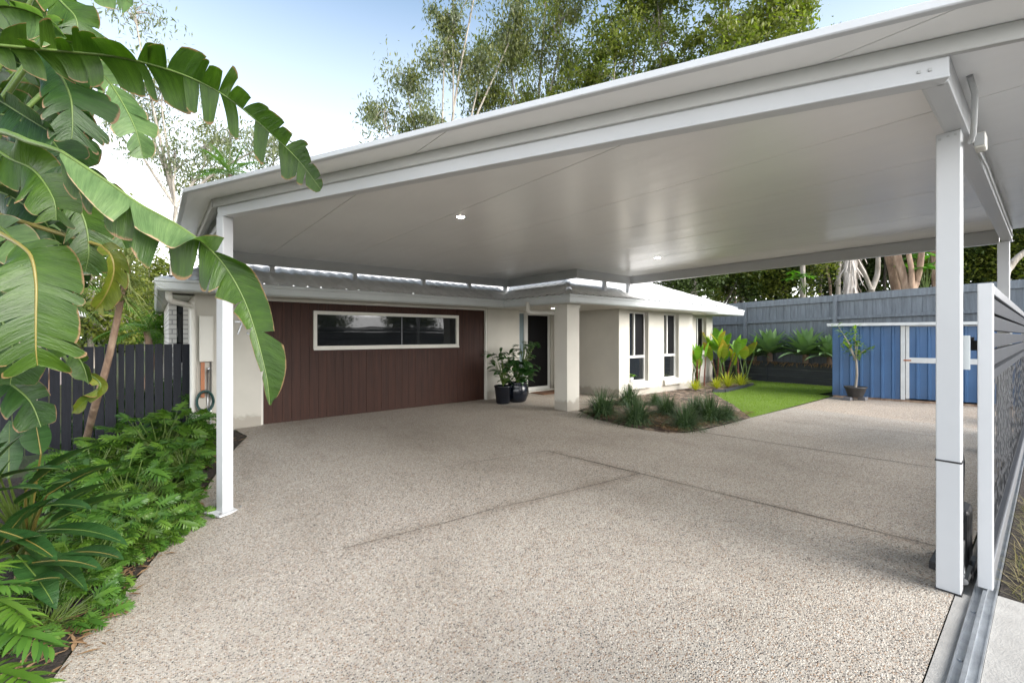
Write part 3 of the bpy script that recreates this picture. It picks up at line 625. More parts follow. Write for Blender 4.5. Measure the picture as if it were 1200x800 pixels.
tiles('roof', (11.6, 6.12, EZ), (1, 0, 0), [(0, 0), (2.84, 0), (.4, 2.44/CP_), (0, 2.44/CP_)])
tiles('roof', (14.44, 6.12, EZ), (0, 1, 0), [(0, 0), (2.44, 2.44/CP_), (8, 2.44/CP_), (8, 0)])
def ridge(p, q):
    p, q = np.array(p, float), np.array(q, float); mb = MB(); n = max(2, int(np.linalg.norm(q-p)/.38)); pts = []; rr = []
    for i in range(n): 
        pts += [p+(q-p)*(i/n), p+(q-p)*((i+.97)/n)]; rr += [.075, .065]
    mb.tube(pts, rr, 10); mb.build('ridge_cap', M['tile'], hs, smooth=True)
for p, q in [((6.08, 5.74), (9.08, 8.74)), ((12.08, 5.74), (9.08, 8.74)), ((14.44, 6.12), (12.0, 8.56)), ((.02, 7.76), (4.2, 11.94))]:
    h = abs(q[0]-p[0])*TP; f0 = .06; ridge((p[0]+(q[0]-p[0])*f0, p[1]+(q[1]-p[1])*f0, EZ+.0+h*f0), (*q, EZ+h))
# porch downpipe with its bends, porch lamp
mb = MB(); mb.tube([(6.05, 6.9, 2.2), (6.05, 6.9, 2.03), (6.06, 6.87, 1.99), (6.10, 6.80, 1.97), (6.36, 6.34, 1.955)], .043, 12); mb.build('downpipe', M['trim'], hs, smooth=True)
p = onz(648, 361, WT); mb = MB(); mb.lathe((p[0], p[1], WT-.008), [(.055, 0), (.06, .009)], 20); o = mb.build('porch_downlight', M['white_steel'], hs); mb = MB(); mb.lathe((p[0], p[1], WT-.011), [(.04, 0), (.04, .0025)], 20); mb.build('lamp_disc', M['lamp'], o)
# left corner: downpipe, meter box, tap pipes
q0 = onb(203, 352, 8.0)
mb = MB(); mb.tube([(.16, 7.86, 2.14), (.16, 7.86, 2.03), (.18, 7.9, 1.99), (.42, 8.18, 1.95), (.455, 8.21, 1.92), (.455, 8.22, 1.85), (.455, 8.22, -.1)], .042, 10); mb.build('downpipe', M['trim'], hs, smooth=True)
mb = MB(); mb.box(.53, .71, 8.17, 8.259, 1.10, 1.80); mbx = mb.build('meter_box', M['trim'], hs, bevel=.006)
mb = MB(); mb.box(.545, .695, 8.163, 8.17, 1.12, 1.78); mb.build('lid', M['trim'], mbx, bevel=.003)
mb = MB(); mb.box(.55, .60, 8.2, 8.255, .55, 1.09); mb.build('conduit_board', M['terracotta'], hs)
mb = MB(); mb.tube([(.64, 8.22, .2), (.64, 8.22, .95), (.64, 8.16, .98), (.64, 8.14, .92)], .012, 8); mb.tube([(.62, 8.14, .99), (.66, 8.14, .99)], .02, 8); mb.tube([(.68, 8.24, -.1), (.68, 8.24, 1.1)], .014, 8); mb.build('tap_pipe', M['steel'], hs, smooth=True)
# house number 75 in raised pale metal digits
def strokes(name, lines, x, z, h, par, mat):
    mb = MB()
    for ln in lines:
        for (a, b), (c, d) in zip(ln[:-1], ln[1:]): mb.bar((x+a*h, GY-.012, z+b*h), (x+c*h, GY-.012, z+d*h), .02, .016, up=(0, 1, 0))
    return mb.build(name, mat, par)
arc = [(.28+.2*math.sin(t), .3-.27*math.cos(t)) for t in np.linspace(-1.0, 3.3, 12)]
strokes('house_number', [[(0, 1), (.52, 1), (.2, 0)]], 1.00, 1.52, .2, hs, M['alu'])
strokes('house_number', [[(.5, 1), (.12, 1), (.08, .5)]+[(a, b) for a, b in arc[::-1]]], 1.145, 1.52, .2, hs, M['alu'])
# hose reel
hr = MB(); 
for k in range(7): hr.tube([(.60+(.11-.006*(k % 3))*math.cos(t), 8.13+.013*(k-3), .50+(.16-.008*(k % 3))*math.sin(t)) for t in np.linspace(0, 2*PI, 22)], .011, 6)
tag(hr.build('garden_hose', M['hose'], smooth=True, org=(.6, 8.1, .3)), 'coiled dark green hose hanging under the meter box by the dark fence', 'hose')
# door mat and pots at the door are below
mb = MB(); mb.box(7.55, 8.4, 8.0, 8.5, .014, .032); tag(mb.build('door_mat', M['mat_coir'], org=(8, 8.25, .014), bevel=.004), 'brown coir mat lying in front of the white framed screen door', 'door mat')
# ================================================================== FENCES
def paling_fence(name, label, p, q, zt, zb, mat, bw=.105, gap=.007, rails=(), posts=2.4, side=1, cap=.2, group=None, rail_mat=None):
    """p to q; zt, zb give the heights at both ends; rails: distances below the top, on the viewer's side"""
    p, q = np.array(p, float), np.array(q, float); L = np.linalg.norm(q-p); d = (q-p)/L; n = np.array([-d[1], d[0]])*side
    t = thing(name, label, 'fence', (p[0], p[1], min(zb)), group)
    zz = lambda s, z: z[0]+(z[1]-z[0])*s/L
    mb = MB(); s = 0; kk = 0
    while s < L-.02:
        kk += 1; lap = .012 if gap < .01 else 0; w = min(bw+lap, L-s)-(gap if not lap else 0); c = p+d*(s+w/2)+n*((.0085 if kk % 2 else -.0085)*(lap > 0)+random.uniform(-.0015, .0015)); z0, z1 = zz(s, zb), zz(s, zt)+random.uniform(-.008, .006)
        mb.obox((c[0], c[1], (z0+z1)/2), W3(d*w/2, 0), W3(n*.008, 0), (0, 0, (z1-z0)/2)); s += bw
    mb.build('palings', mat, t)
    rm = rail_mat or mat
    for k, (r0, hh, th) in enumerate(rails):
        mb = MB(); o = n*(.020+th/2)
        mb.bar(W3(p+o, zt[0]-r0), W3(q+o, zt[1]-r0), th, hh); mb.build('rail', rm, t)
    if posts:
        k = 0
        s = posts*.42
        while s < L:
            mb = MB(); c = p+d*s+n*.085; mb.obox((c[0], c[1], (zz(s, zb)+zz(s, zt)-.03)/2), W3(d*.045, 0), W3(n*.045, 0), (0, 0, (zz(s, zt)-zz(s, zb))/2-.015)); mb.build('post', rm, t); s += posts
    return t
zf = lambda b: 2.8-.028*(b-1.39)
paling_fence('paling_fence', 'tall slate grey paling fence behind the blue shed and the lawn', (16.02, 13), (16.02, -.3), (zf(13), zf(-.3)), (.55, .55), M['fence_grey'], rails=((.1, .2, .055), (.70, .085, .07), (1.5, .085, .07)), posts=2.6, side=-1)
paling_fence('timber_fence', 'bare weathered timber fence behind the far end of the sliding gate', (16.02, -.32), (16.02, -9), (2.72, 2.6), (.1, .0), M['fence_raw'], rails=((.45, .09, .045), (1.2, .09, .045)), posts=2.4, side=-1)
paling_fence('street_fence', 'dark stained timber fence across the street', (-40, -26), (50, -26), (1.6, 1.6), (-.1, -.1), M['fence_raw'], bw=.15, rails=((.2, .08, .04),), posts=2.4)
fz = 1.37
paling_fence('slat_fence', 'charcoal slat fence with narrow gaps, between the leaning trunk and the house corner', (.44, 8.62), (-.42, 8.62), (fz, fz), (-.05, -.1), M['slat_dark'], bw=.112, gap=.012, rails=(), posts=0, side=-1)
paling_fence('slat_fence', 'charcoal slat fence half hidden behind the broad torn leaves on the left', (-.56, 8.62), (-4.5, 8.62), (fz-.03, fz-.03), (-.1, -.1), M['slat_dark'], bw=.112, gap=.014, rails=(), posts=0, side=-1)
mb = MB(); mb.box(-.55, -.43, 8.56, 8.68, -.2, fz+.01); tag(mb.build('fence_post', M['slat_dark'], org=(-.49, 8.62, -.1), bevel=.005), 'broad charcoal post between the two slat fences, behind the leaning trunk', 'fence post')
# retaining wall of sleepers in front of the fence
rw = thing('retaining_wall', 'charcoal sleeper retaining wall along the far side of the lawn', 'retaining wall', (15.4, 5, 0))
for k in range(3):
    for (y0, y1) in ((1.0, 3.4), (3.405, 5.8), (5.805, 8.2)):
        mb = MB(); j = random.uniform(-.006, .006); mb.box(15.33+j, 15.41+j, y0, y1, .02+k*.212, .02+k*.212+.205); mb.build('sleeper', M['sleeper'], rw, bevel=.008)
for y in (1.0, 3.4, 5.8, 6.6, 8.2):
    mb = MB(); mb.box(15.26, 15.325, y-.06, y+.06, -.05, .68); mb.build('post', M['sleeper'], rw, bevel=.006)
sheet('raised_bed', [(15.415, -.3), (16.0, -.3), (16.0, 13), (15.415, 13)], M['mulch'], .62, zf=lambda a, b: .02*math.sin(b*5))
# ================================================================== SHED
S0 = np.array([12.77, 3.32]); sdv = np.array([.245, -.97]); sdv /= np.linalg.norm(sdv); snv = np.array([sdv[1], -sdv[0]])
if snv[0] > 0: snv = -snv                          # towards the camera
SL, SD, SH = 3.05, 1.5, 1.76
sh = thing('garden_shed', 'blue corrugated steel garden shed with off white door trim', 'shed', (*(S0+sdv*SL/2-snv*SD/2), 0))
def corr(mb, o, d, n, L, z0, z1, pitch=.19, dep=.02):
    V = []; s = 0; P = []
    while s < L-.001:
        for ds, h in ((0, 0), (.115, 0), (.128, dep), (.165, dep), (.178, 0)):
            if s+ds < L: P.append((s+ds, h))
        s += pitch
    P.append((L, 0))
    for s, h in P: c = o+d*s+n*h; V += [(c[0], c[1], z0), (c[0], c[1], z1)]
    mb.add(V, [(2*i, 2*i+2, 2*i+3, 2*i+1) for i in range(len(P)-1)])
mb = MB(); corr(mb, S0, sdv, snv, 1.22, .06, SH); mb.build('front_wall', M['shed_blue'], sh)
mb = MB(); corr(mb, S0-snv*SD, snv, -sdv, SD, .06, SH); corr(mb, S0+sdv*SL, -snv, sdv, SD, .06, SH); mb.add([W3(S0-snv*SD, .06), W3(S0+sdv*SL-snv*SD, .06), W3(S0+sdv*SL-snv*SD, SH), W3(S0-snv*SD, SH)], [(0, 1, 2, 3)]); mb.build('side_walls', M['shed_blue'], sh)
def sbx(mb, s0, s1, n0, n1, z0, z1):
    c = S0+sdv*(s0+s1)/2+snv*(n0+n1)/2; mb.obox(W3(c, (z0+z1)/2), W3(sdv*(s1-s0)/2, 0), W3(snv*(n1-n0)/2, 0), (0, 0, (z1-z0)/2))
mb = MB(); sbx(mb, 1.225, 1.30, -.02, .03, .06, SH-.03); mb.build('door_post', M['shed_white'], sh); mb = MB(); sbx(mb, 2.86, 2.92, -.02, .03, .06, SH-.03); mb.build('door_post', M['shed_white'], sh)
mb = MB(); corr(mb, S0+sdv*1.36, sdv, snv, 1.5, .09, .90); corr(mb, S0+sdv*1.36, sdv, snv, 1.5, 1.0, SH-.05); sdo = mb.build('door', M['shed_blue'], sh)
mb = MB(); sbx(mb, 1.31, 1.37, -.015, .026, .08, SH-.04); sbx(mb, 1.37, 2.84, -.015, .026, .89, 1.005); sbx(mb, 1.37, 2.84, -.01, .024, SH-.06, SH-.042); sbx(mb, 2.8, 2.845, -.012, .027, .08, SH-.07); mb.build('door_frame', M['shed_white'], sdo, bevel=.003)
mb = MB(); sbx(mb, 1.27, 1.40, .032, .04, .93, .96); mb.build('bolt', M['terracotta'], sdo)
mb = MB(); corr(mb, S0+sdv*2.93, sdv, snv, .12, .06, SH); mb.build('corner_panel', M['shed_blue'], sh)
mb = MB(); sbx(mb, -.12, SL+.1, -SD-.08, .14, SH+.004, SH+.018); sbx(mb, -.12, SL+.1, .141, .155, SH-.035, SH+.03); sbx(mb, -.13, -.118, -SD-.08, .14, SH-.03, SH+.03); mb.build('roof', M['shed_white'], sh)
mb = MB(); sbx(mb, 0, SL, -.03, .016, .0, .055); mb.build('base_rail', M['bark_brown'], sh)
# ================================================================== SLIDING GATE
GX0, GX1, GYc = 3.70, 9.9, .235
gt = thing('sliding_gate', 'open charcoal sliding gate with horizontal slats over a pebble pattern screen', 'gate', (3.7, GYc, 0))
mb = MB(); mb.box(GX0, GX0+.065, GYc-.031, GYc+.031, .045, 1.80); mb.build('end_post', M['white_steel'], gt, bevel=.006)
mb = MB(); mb.box(GX1-.06, GX1, GYc-.03, GYc+.03, .08, 1.79); mb.build('end_post', M['gutter'], gt, bevel=.005)
mb = MB(); mb.box(GX0+.065, GX1-.06, GYc-.032, GYc+.032, 1.735, 1.79); mb.build('top_rail', M['gate_rail'], gt, bevel=.004)
mb = MB(); mb.box(GX0+.065, GX1-.06, GYc-.032, GYc+.032, .08, .19); mb.build('bottom_rail', M['gate_rail'], gt, bevel=.004)
for k in range(4):
    z = 1.725-k*.105; mb = MB(); mb.box(GX0+.065, GX1-.06, GYc-.02, GYc+.02, z-.09, z); mb.build('slat', M['gate_grey'], gt, bevel=.004)
mb = MB(); mb.box(GX0+.065, GX1-.06, GYc-.028, GYc+.028, 1.245, 1.30); mb.box(GX0+.065, GX1-.06, GYc-.024, GYc+.024, .195, .23)
mb.build('middle_rail', M['gate_grey'], gt)
mb = MB(); cw, chh = .13, .10; z = .232; row = 0
zA, zB = .232, 1.243; nr = 8; chh = (zB-zA)/nr
x = GX0+.065; xe = GX1-.06
while x < xe-.02:
    w = min(random.uniform(.09, .2), xe-x); z0 = zA
    while z0 < zB-.004:
        h_ = min(random.uniform(.05, .2), zB-z0); h_ = zB-z0 if zB-z0-h_ < .04 else h_; z1 = z0+h_
        cx, cz = x+w/2+random.uniform(-.006, .006), (z0+z1)/2; ax_, az_ = w/2*random.uniform(.72, .86), h_/2-random.uniform(.009, .016)
        out = [(x, z0), (x+w/2, z0), (x+w, z0), (x+w, (z0+z1)/2), (x+w, z1), (x+w/2, z1), (x, z1), (x, (z0+z1)/2)]; inn = []
        for k in range(8):
            t = -3*PI/4+k*PI/4; g_ = 1.12 if k % 2 == 0 else 1.0; inn.append((cx+ax_*math.cos(t)*g_*random.uniform(.88, 1.04), cz+az_*math.sin(t)*g_*random.uniform(.9, 1.02)))
        V = [(a, y, b) for y in (GYc-.0012, GYc+.0012) for ring in (out, inn) for a, b in ring]
        Q = [(k, (k+1) % 8, 8+(k+1) % 8, 8+k) for k in range(8)]+[(16+k, 24+k, 24+(k+1) % 8, 16+(k+1) % 8) for k in range(8)]+[(8+k, 8+(k+1) % 8, 24+(k+1) % 8, 24+k) for k in range(8)]
        mb.add(V, Q); z0 = z1
    x += w
mb.build('screen_panel', M['charcoal'], gt)
for x in (GX0+.25, GX1-.3):
    mb = MB(); mb.tube([(x, GYc-.02, .055), (x, GYc+.02, .055)], .045, 14); mb.build('roller', M['steel'], gt)
# track in the ground, guide bracket and motor
mb = MB(); mb.box(-4, 10, .19, .28, .0, .020); mb.box(-4, 10, .227, .243, .020, .04); mb.box(-4, 10, .19, .196, .02, .027); mb.box(-4, 10, .274, .28, .02, .027)
for x in np.arange(1.2, 9.5, .55): mb.lathe((x, .260, .0205), [(.011, 0), (.008, .004)], 8)
GYc_shift = .145
tk = mb.build('gate_track', M['alu'], org=(3, .235, 0)); tag(tk, 'steel ground track the sliding gate runs on, set in pale concrete', 'gate track')
mb = MB(); mb.box(3.68, 3.69, .293, .326, 1.30, 1.50); gb = mb.build('gate_guide', M['gutter'], org=(3.65, .33, 1.2), bevel=.003); tag(gb, 'grey guide plate with black rollers on the white post, holding the gate', 'gate guide')
mb = MB(); mb.box(3.82, 3.86, .29, .36, 1.47, 1.49)
for yy in (.285, .325): mb.lathe((3.84, yy, 1.41), [(.019, 0), (.019, .06)], 12)
mb.box(3.69, 3.83, .315, .325, 1.46, 1.475)
mb.build('guide_rollers', M['black'], gb)
gm = thing('gate_motor', 'black gate motor box on the ground behind the white post', 'gate motor', (3.95, .45, 0))
mb = MB(); mb.box(3.88, 4.12, .315, .46, .06, .42); mb.build('housing', M['black'], gm, bevel=.03)
mb = MB(); mb.box(3.84, 4.16, .295, .49, .012, .06); mb.build('base', M['black'], gm, bevel=.005)
mb = MB(); mb.tube([(3.79, .36, .35), (3.74, .335, .45), (3.75, .33, .75), (3.70, .345, .9)], .011, 6); mb.build('cable', M['black'], gm, smooth=True)
mb = MB(); mb.tube([(3.77, .335, .02), (3.77, .335, .27)], .014, 8); mb.tube([(3.7, .32, .05), (3.95, .32, .05)], .02, 8); mb.build('release_rod', M['steel'], gm)
mb = MB(); mb.box(3.643, 3.66, .325, .36, .82, .95); mb.build('sensor', M['grey_plastic'], gm)
# blue bin beyond the gate
bx = thing('plastic_tub', 'turquoise plastic tub standing beyond the sliding gate at the right edge', 'tub', (11.3, -.25, 0))
mb = MB(); mb.box(10.9, 11.7, -.6, .1, .02, .62); mb.build('body', M['blue_plastic'], bx, bevel=.05)
mb = MB(); mb.box(10.87, 11.73, -.63, .13, .6, .66); mb.build('rim', M['blue_plastic'], bx, bevel=.02)
# neighbour's house behind the side fence
nh = thing('neighbour_house', 'pale pinkish neighbouring house seen over the charcoal slat fence', 'house', (-4, 15, 0))
q1, q2 = at(95, 380, 14), at(143, 380, 13.5)
mb = MB(); mb.box(-8.5, -2.3, 15, 22, -.2, 2.15); mb.build('wall', M['rust_roof'], nh)
mb = MB(); mb.prism([(-9, 14.5), (-1.9, 14.5), (-1.9, 22.5), (-9, 22.5)], 2.15, 2.3); mb.build('roof', M['shed_white'], nh)
mb = MB(); mb.box(-3.6, -2.6, 14.97, 15.0, .7, 1.6); wn_ = mb.build('window', M['glass'], nh)
# ================================================================== PLANTS
def nrm(v): v = np.asarray(v, float); return v/(np.linalg.norm(v)+1e-12)
def blade(mb, p, az, el, L, W, bend=.8, n=6, fold=.25, prof=None, m=0, roll=0, twist=0):
    """one simple leaf with a fold along its middle; az, el in radians; bends towards the ground"""
    p = np.array(p, float); d = np.array([math.cos(el)*math.cos(az), math.cos(el)*math.sin(az), math.sin(el)])
    s0 = np.array([-math.sin(az), math.cos(az), 0]); V = []; UV = []; st = L/n
    for i in range(n+1):
        t = i/n; w = W/2*(prof(t) if prof else math.sin(PI*min(1, max(.02, t*.93+.05)))**.8)
        nn = nrm(np.cross(d, s0)); a = roll+twist*t; s = s0*math.cos(a)+nn*math.sin(a); n2 = np.cross(d, s)
        V += [p+s*w*math.cos(fold)-n2*w*math.sin(fold)*-1, p.copy(), p-s*w*math.cos(fold)+n2*w*math.sin(fold)]
        UV += [(t*L*3, 1 if 0 else t), (t*L*3, t*.8), (t*L*3, t)]
        p = p+d*st; d = nrm(d+np.array([0, 0, -bend/n])*(.4+1.2*t))
    Q = [(3*i+j, 3*i+j+1, 3*i+j+4, 3*i+j+3) for i in range(n) for j in (0, 1)]
    mb.add(V, Q, m=m, uv=UV); return p
class Tmpl:                                   # a leaf shape reused inside one plant's mesh
    def __init__(s, mb): s.v = np.concatenate(mb.v); s.uv = np.concatenate(mb.uv); s.q = [(f, m) for f, m in mb.q]
    def put(s, mb, p, az, el, sc=1, roll=0, m=None):
        c = Matrix.Rotation(az, 3, 'Z') @ Matrix.Rotation(-el, 3, 'Y') @ Matrix.Rotation(roll, 3, 'X')
        v = (s.v*sc) @ np.array(c).T+np.asarray(p, float); n0 = mb.n
        mb.v.append(v); mb.uv.append(s.uv); mb.n += len(v)
        for f, mm in s.q: mb.q.append((f+n0, mm if m is None else m))
def lobed_template(L=.26, lobes=8, seed=0, bend=.5):
    r = random.Random(seed); mb = MB(); pts = []
    d = np.array([1., 0, 0]); p = np.zeros(3)
    for i in range(9):
        pts.append(p.copy()); p = p+d*L/8; d = nrm(d+np.array([0, 0, -bend/8]))
    pts = np.array(pts)
    blade(mb, (0, 0, 0), 0, 0, L*1.12, .05, bend, 5, .15)
    for i in range(lobes):
        t = .06+.86*i/(lobes-1); k = t*8; a = int(min(7, k)); q = pts[a]+(pts[min(8, a+1)]-pts[a])*(k-a); drop = -bend*t*.6
        for sgn in (-1, 1):
            ang = sgn*(R(100)-R(72)*t+r.uniform(-.08, .08)); ln = L*(.50-.16*abs(t-.35)*1.8)*r.uniform(.85, 1.1)
            if t > .85: ln *= .75
            blade(mb, q, ang, drop+r.uniform(-.1, .15), ln, .0235*r.uniform(.8, 1.25)*(L/.26)**.5, .6, 4, .2, prof=lambda x: (.6, .95, 1, .7, .06)[int(round(x*4))], roll=r.uniform(-.35, .35))
    return Tmpl(mb)
XT = [lobed_template(.205, 8, k, b) for k, b in ((1, .35), (2, .7), (3, 1.0))]
def shrub_mesh(nl, h, spread, seed, up=.5, size=1):
    r = random.Random(seed); L = MB(); S = MB()
    for i in range(nl):
        az = r.uniform(0, 2*PI); f = math.sqrt(r.random()); el = R(80)-R(70)*f+r.uniform(-.2, .2); ln = h*r.uniform(.65, 1.05)*(1 if f < .7 else .85)
        b = np.array([r.uniform(-.08, .08), r.uniform(-.08, .08), 0]); d = np.array([math.cos(el)*math.cos(az)*spread, math.cos(el)*math.sin(az)*spread, math.sin(el)])
        p1 = b+d*ln*.55; p2 = b+d*ln+np.array([0, 0, -.06*ln*f]); S.tube([b, p1, p2], [.006, .005, .003], 5, caps=False)
        r.choice(XT).put(L, p2, az+r.uniform(-.7, .7), el*.6-r.uniform(-.25, .85), size*r.uniform(.65, 1.2), r.uniform(-1, 1), m=1 if r.random() < .34 else 0)
    return L, S
def make_shrub(label, nl, h, spread, seed, size=1):
    t = thing('lobed_leaf_shrub', label, 'shrub', (0, 0, 0), 'lobed leaf shrubs along the side bed')
    L, S = shrub_mesh(nl, h, spread, seed, size=size); L.build('foliage', [M['xanadu'], M['xanadu_lt']], t, smooth=True); S.build('stems', M['stalk'], t); return t
protos = [make_shrub('', 120, .62, .9, 11), make_shrub('', 105, .52, 1.0, 12), make_shrub('', 150, .86, .75, 13)]
spots = [ # pixel of the foot, kind, scale, label
 (262, 484, 0, .75, 'lobed green shrub right behind the left carport post, against the house wall'),
 (232, 495, 2, 1.05, 'tall lobed shrub in front of the meter box and hose'),
 (206, 500, 2, .95, 'lobed shrub below the right end of the charcoal slat fence'),
 (176, 508, 2, .9, 'lobed shrub just right of the leaning trunk by the slat fence'),
 (212, 522, 1, .9, 'second row lobed shrub between the tall shrub and the carport post'),
 (188, 542, 0, 1.05, 'lobed shrub in the middle of the bed left of the carport post'),
 (214, 552, 1, .7, 'spreading lobed shrub at the slab edge just left of the carport post'),
 (150, 552, 1, 1.0, 'lobed shrub beside the paddle leaved clump, in front of the leaning trunk'),
 (180, 590, 1, .8, 'lobed shrub whose leaves reach out over the slab edge'),
 (150, 606, 0, .95, 'lobed shrub with drooping leaves to the right of the long paddle leaf'),
 (110, 582, 0, .95, 'lobed shrub half hidden by the paddle leaved clump'),
 (166, 640, 1, .72, 'small lobed shrub at the slab edge below the paddle leaves'),
 (118, 650, 1, .8, 'lobed shrub under the lowest long paddle leaf'),
 (205, 618, 1, .55, 'little lobed shrub nearest the slab edge below the reaching leaves'), (92, 690, 0, .6, 'little lobed shrub above the purple plant at the slab edge'), (60, 735, 1, .6, 'little lobed shrub at the slab edge near the bottom left corner'),
 (134, 520, 0, 1.0, 'lobed shrub at the foot of the slat fence left of the leaning trunk')]
used = set()
for i, (u, v, k, s, lab) in enumerate(spots):
    p = ong(u, v); p[2] = gz(p[0], p[1])+.02
    if k in used: dup(protos[k], p, random.uniform(0, 6), s, lab)
    else: move(protos[k], p, random.uniform(0, 6), s); protos[k]['label'] = lab; used.add(k)
# large lobed plant at the bottom left corner
BT = [lobed_template(.34, 12, 21, .6), lobed_template(.34, 12, 22, 1.0)]
p = at(-38, 800, 2.0); base = np.array([p[0], p[1], gz(p[0], p[1])+.02])
t = thing('lobed_leaf_plant', 'bright green plant with large deeply lobed leaves at the bottom left corner', 'plant', base)
L = MB(); S = MB()
for (u, v, Y, az_px, el, sc) in [(-12, 735, 2.05, 10, .1, .9), (-8, 700, 2.1, -8, .2, .8), (-14, 782, 1.95, 5, .1, .9), (-40, 690, 2.2, 30, .3, .7), (-60, 740, 2.1, 160, .2, 1), (-70, 690, 2.2, 100, .4, 1), (-50, 810, 1.9, -20, 0, .9)]:
    q = at(u, v, Y); wr = math.atan2(-CA, SA)       # image right as a world azimuth
    S.tube([base, (base+q)/2+[0, 0, .12], q], [.009, .007, .005], 6, caps=False); BT[random.random() < .5].put(L, q, wr+R(az_px)-.1, el-.25, sc, random.uniform(-.7, .1), m=int(random.random() < .4))
L.build('foliage', [M['xanadu_lt'], M['xanadu']], t, smooth=True); S.build('stems', M['stalk'], t)
# paddle leaved clump
def paddle_clump(name, label, base, leaves, group=None):
    t = thing(name, label, 'plant', base, group)
    for (u, v, Y, u2, v2, Y2, w) in leaves:
        a, b = at(u, v, Y), at(u2, v2, Y2); d = b-a; Ln = np.linalg.norm(d); az = math.atan2(d[1], d[0]); el = math.asin(d[2]/Ln)
        mb = MB(); blade(mb, a, az, el+.2, Ln*1.1, w*1.02, .55, 14, .2, prof=lambda x: max(.03, math.sin(PI*min(1, x**.85*.97+.02))**.85), roll=random.uniform(-.35, .35))
        mb.q = mb.q; lf = mb.build('leaf', [M['paddle']], t, smooth=True)
        V = np.concatenate(mb.v)[1::3]; m2 = MB(); up = np.array([0, 0, .002]); m2.tube(V[:-1]+up, np.linspace(.0055, .0015, len(V)-1), 5, caps=False); m2.tube([base, (base+a)/2+np.array([0, 0, .1]), a+up], [.016, .012, .006], 6, caps=False); m2.build('midrib', M['midrib_y'] if random.random() < .5 else M['stalk'], lf, smooth=True)
    return t
pc = ong(30, 668); pc[2] = gz(pc[0], pc[1])+.02
paddle_clump('paddle_leaf_plant', 'clump of long dark green paddle leaves in the bed at the left edge', pc, [
 (60, 612, 3.0, 168, 584, 2.9, .17), (45, 622, 2.85, 140, 638, 2.7, .15), (40, 560, 3.1, 120, 525, 3.1, .13), (30, 575, 3.0, 90, 538, 3.0, .15), (20, 590, 2.9, 78, 568, 2.8, .15),
 (-10, 655, 2.6, 50, 632, 2.5, .13), (10, 560, 3.1, 12, 500, 3.2, .14), (48, 532, 3.2, 50, 488, 3.2, .19), (-20, 600, 2.8, 20, 545, 2.9, .15), (30, 640, 2.7, 95, 690, 2.6, .14), (20, 650, 2.6, 60, 710, 2.5, .15),
 (70, 650, 2.7, 138, 656, 2.6, .15), (25, 600, 2.8, 100, 598, 2.7, .16), (10, 620, 2.7, 62, 588, 2.75, .15), (35, 660, 2.6, 112, 668, 2.5, .14), (55, 580, 3.0, 138, 548, 3.0, .14), (0, 560, 2.9, 70, 552, 2.9, .16), (-10, 620, 2.6, 60, 655, 2.5, .15), (-20, 580, 2.7, 45, 575, 2.7, .16), (-20, 540, 2.9, 8, 520, 2.9, .15),
 (-20, 560, 2.9, 30, 515, 3.0, .16), (60, 600, 3.0, 125, 570, 3.0, .14), (45, 590, 3.1, 85, 600, 2.9, .13), (-30, 640, 2.5, -10, 590, 2.6, .14), (0, 640, 2.7, 40, 600, 2.6, .14), (15, 690, 2.5, 70, 680, 2.45, .12)])
# purple ground plant
pp = ong(82, 712); pp[2] = gz(pp[0], pp[1])+.025; mb = MB()
for i in range(40):
    a = random.uniform(0, 6.28); q = pp+np.array([random.uniform(-.12, .12), random.uniform(-.14, .14), random.uniform(.02, .05)]); blade(mb, q, a, random.uniform(-.1, .6), random.uniform(.07, .12), .035, .6, 3, .2)
tag(mb.build('purple_ground_plant', M['purple'], org=pp, smooth=True), 'low purple leaved plant at the slab edge near the bottom left', 'plant')
# fallen dry leaves in the side bed
mb = MB()
for i in range(420):
    t_ = random.random()*(len(LE)-1); k = int(t_); e = np.array(LE[k])+(np.array(LE[k+1])-np.array(LE[k]))*(t_-k); q = e+np.array([-random.uniform(-.16, .5)*random.random()**.6, random.uniform(-.05, .3)]); blade(mb, (q[0], q[1], gz(*q)+.035), random.uniform(0, 6.3), random.uniform(-.1, .3), random.uniform(.04, .13), random.uniform(.015, .03), .3, 2, .3)
tag(mb.build('leaf_litter', M['dry']), kind='stuff')
mb = MB()
for i in range(2600):
    u = random.uniform(680, 885); q = onz(u, random.uniform(485, 508), 0)
    x, y = q[0], q[1]
    if x < 6.15 or y < 3.5 or (x > 8.5 and y < 3.5): continue
    blade(mb, (x, y, .045), random.uniform(0, 6.3), random.uniform(-.1, .4), random.uniform(.04, .12), random.uniform(.015, .035), .3, 2, .3)
tag(mb.build('leaf_litter', M['dry']), kind='stuff')
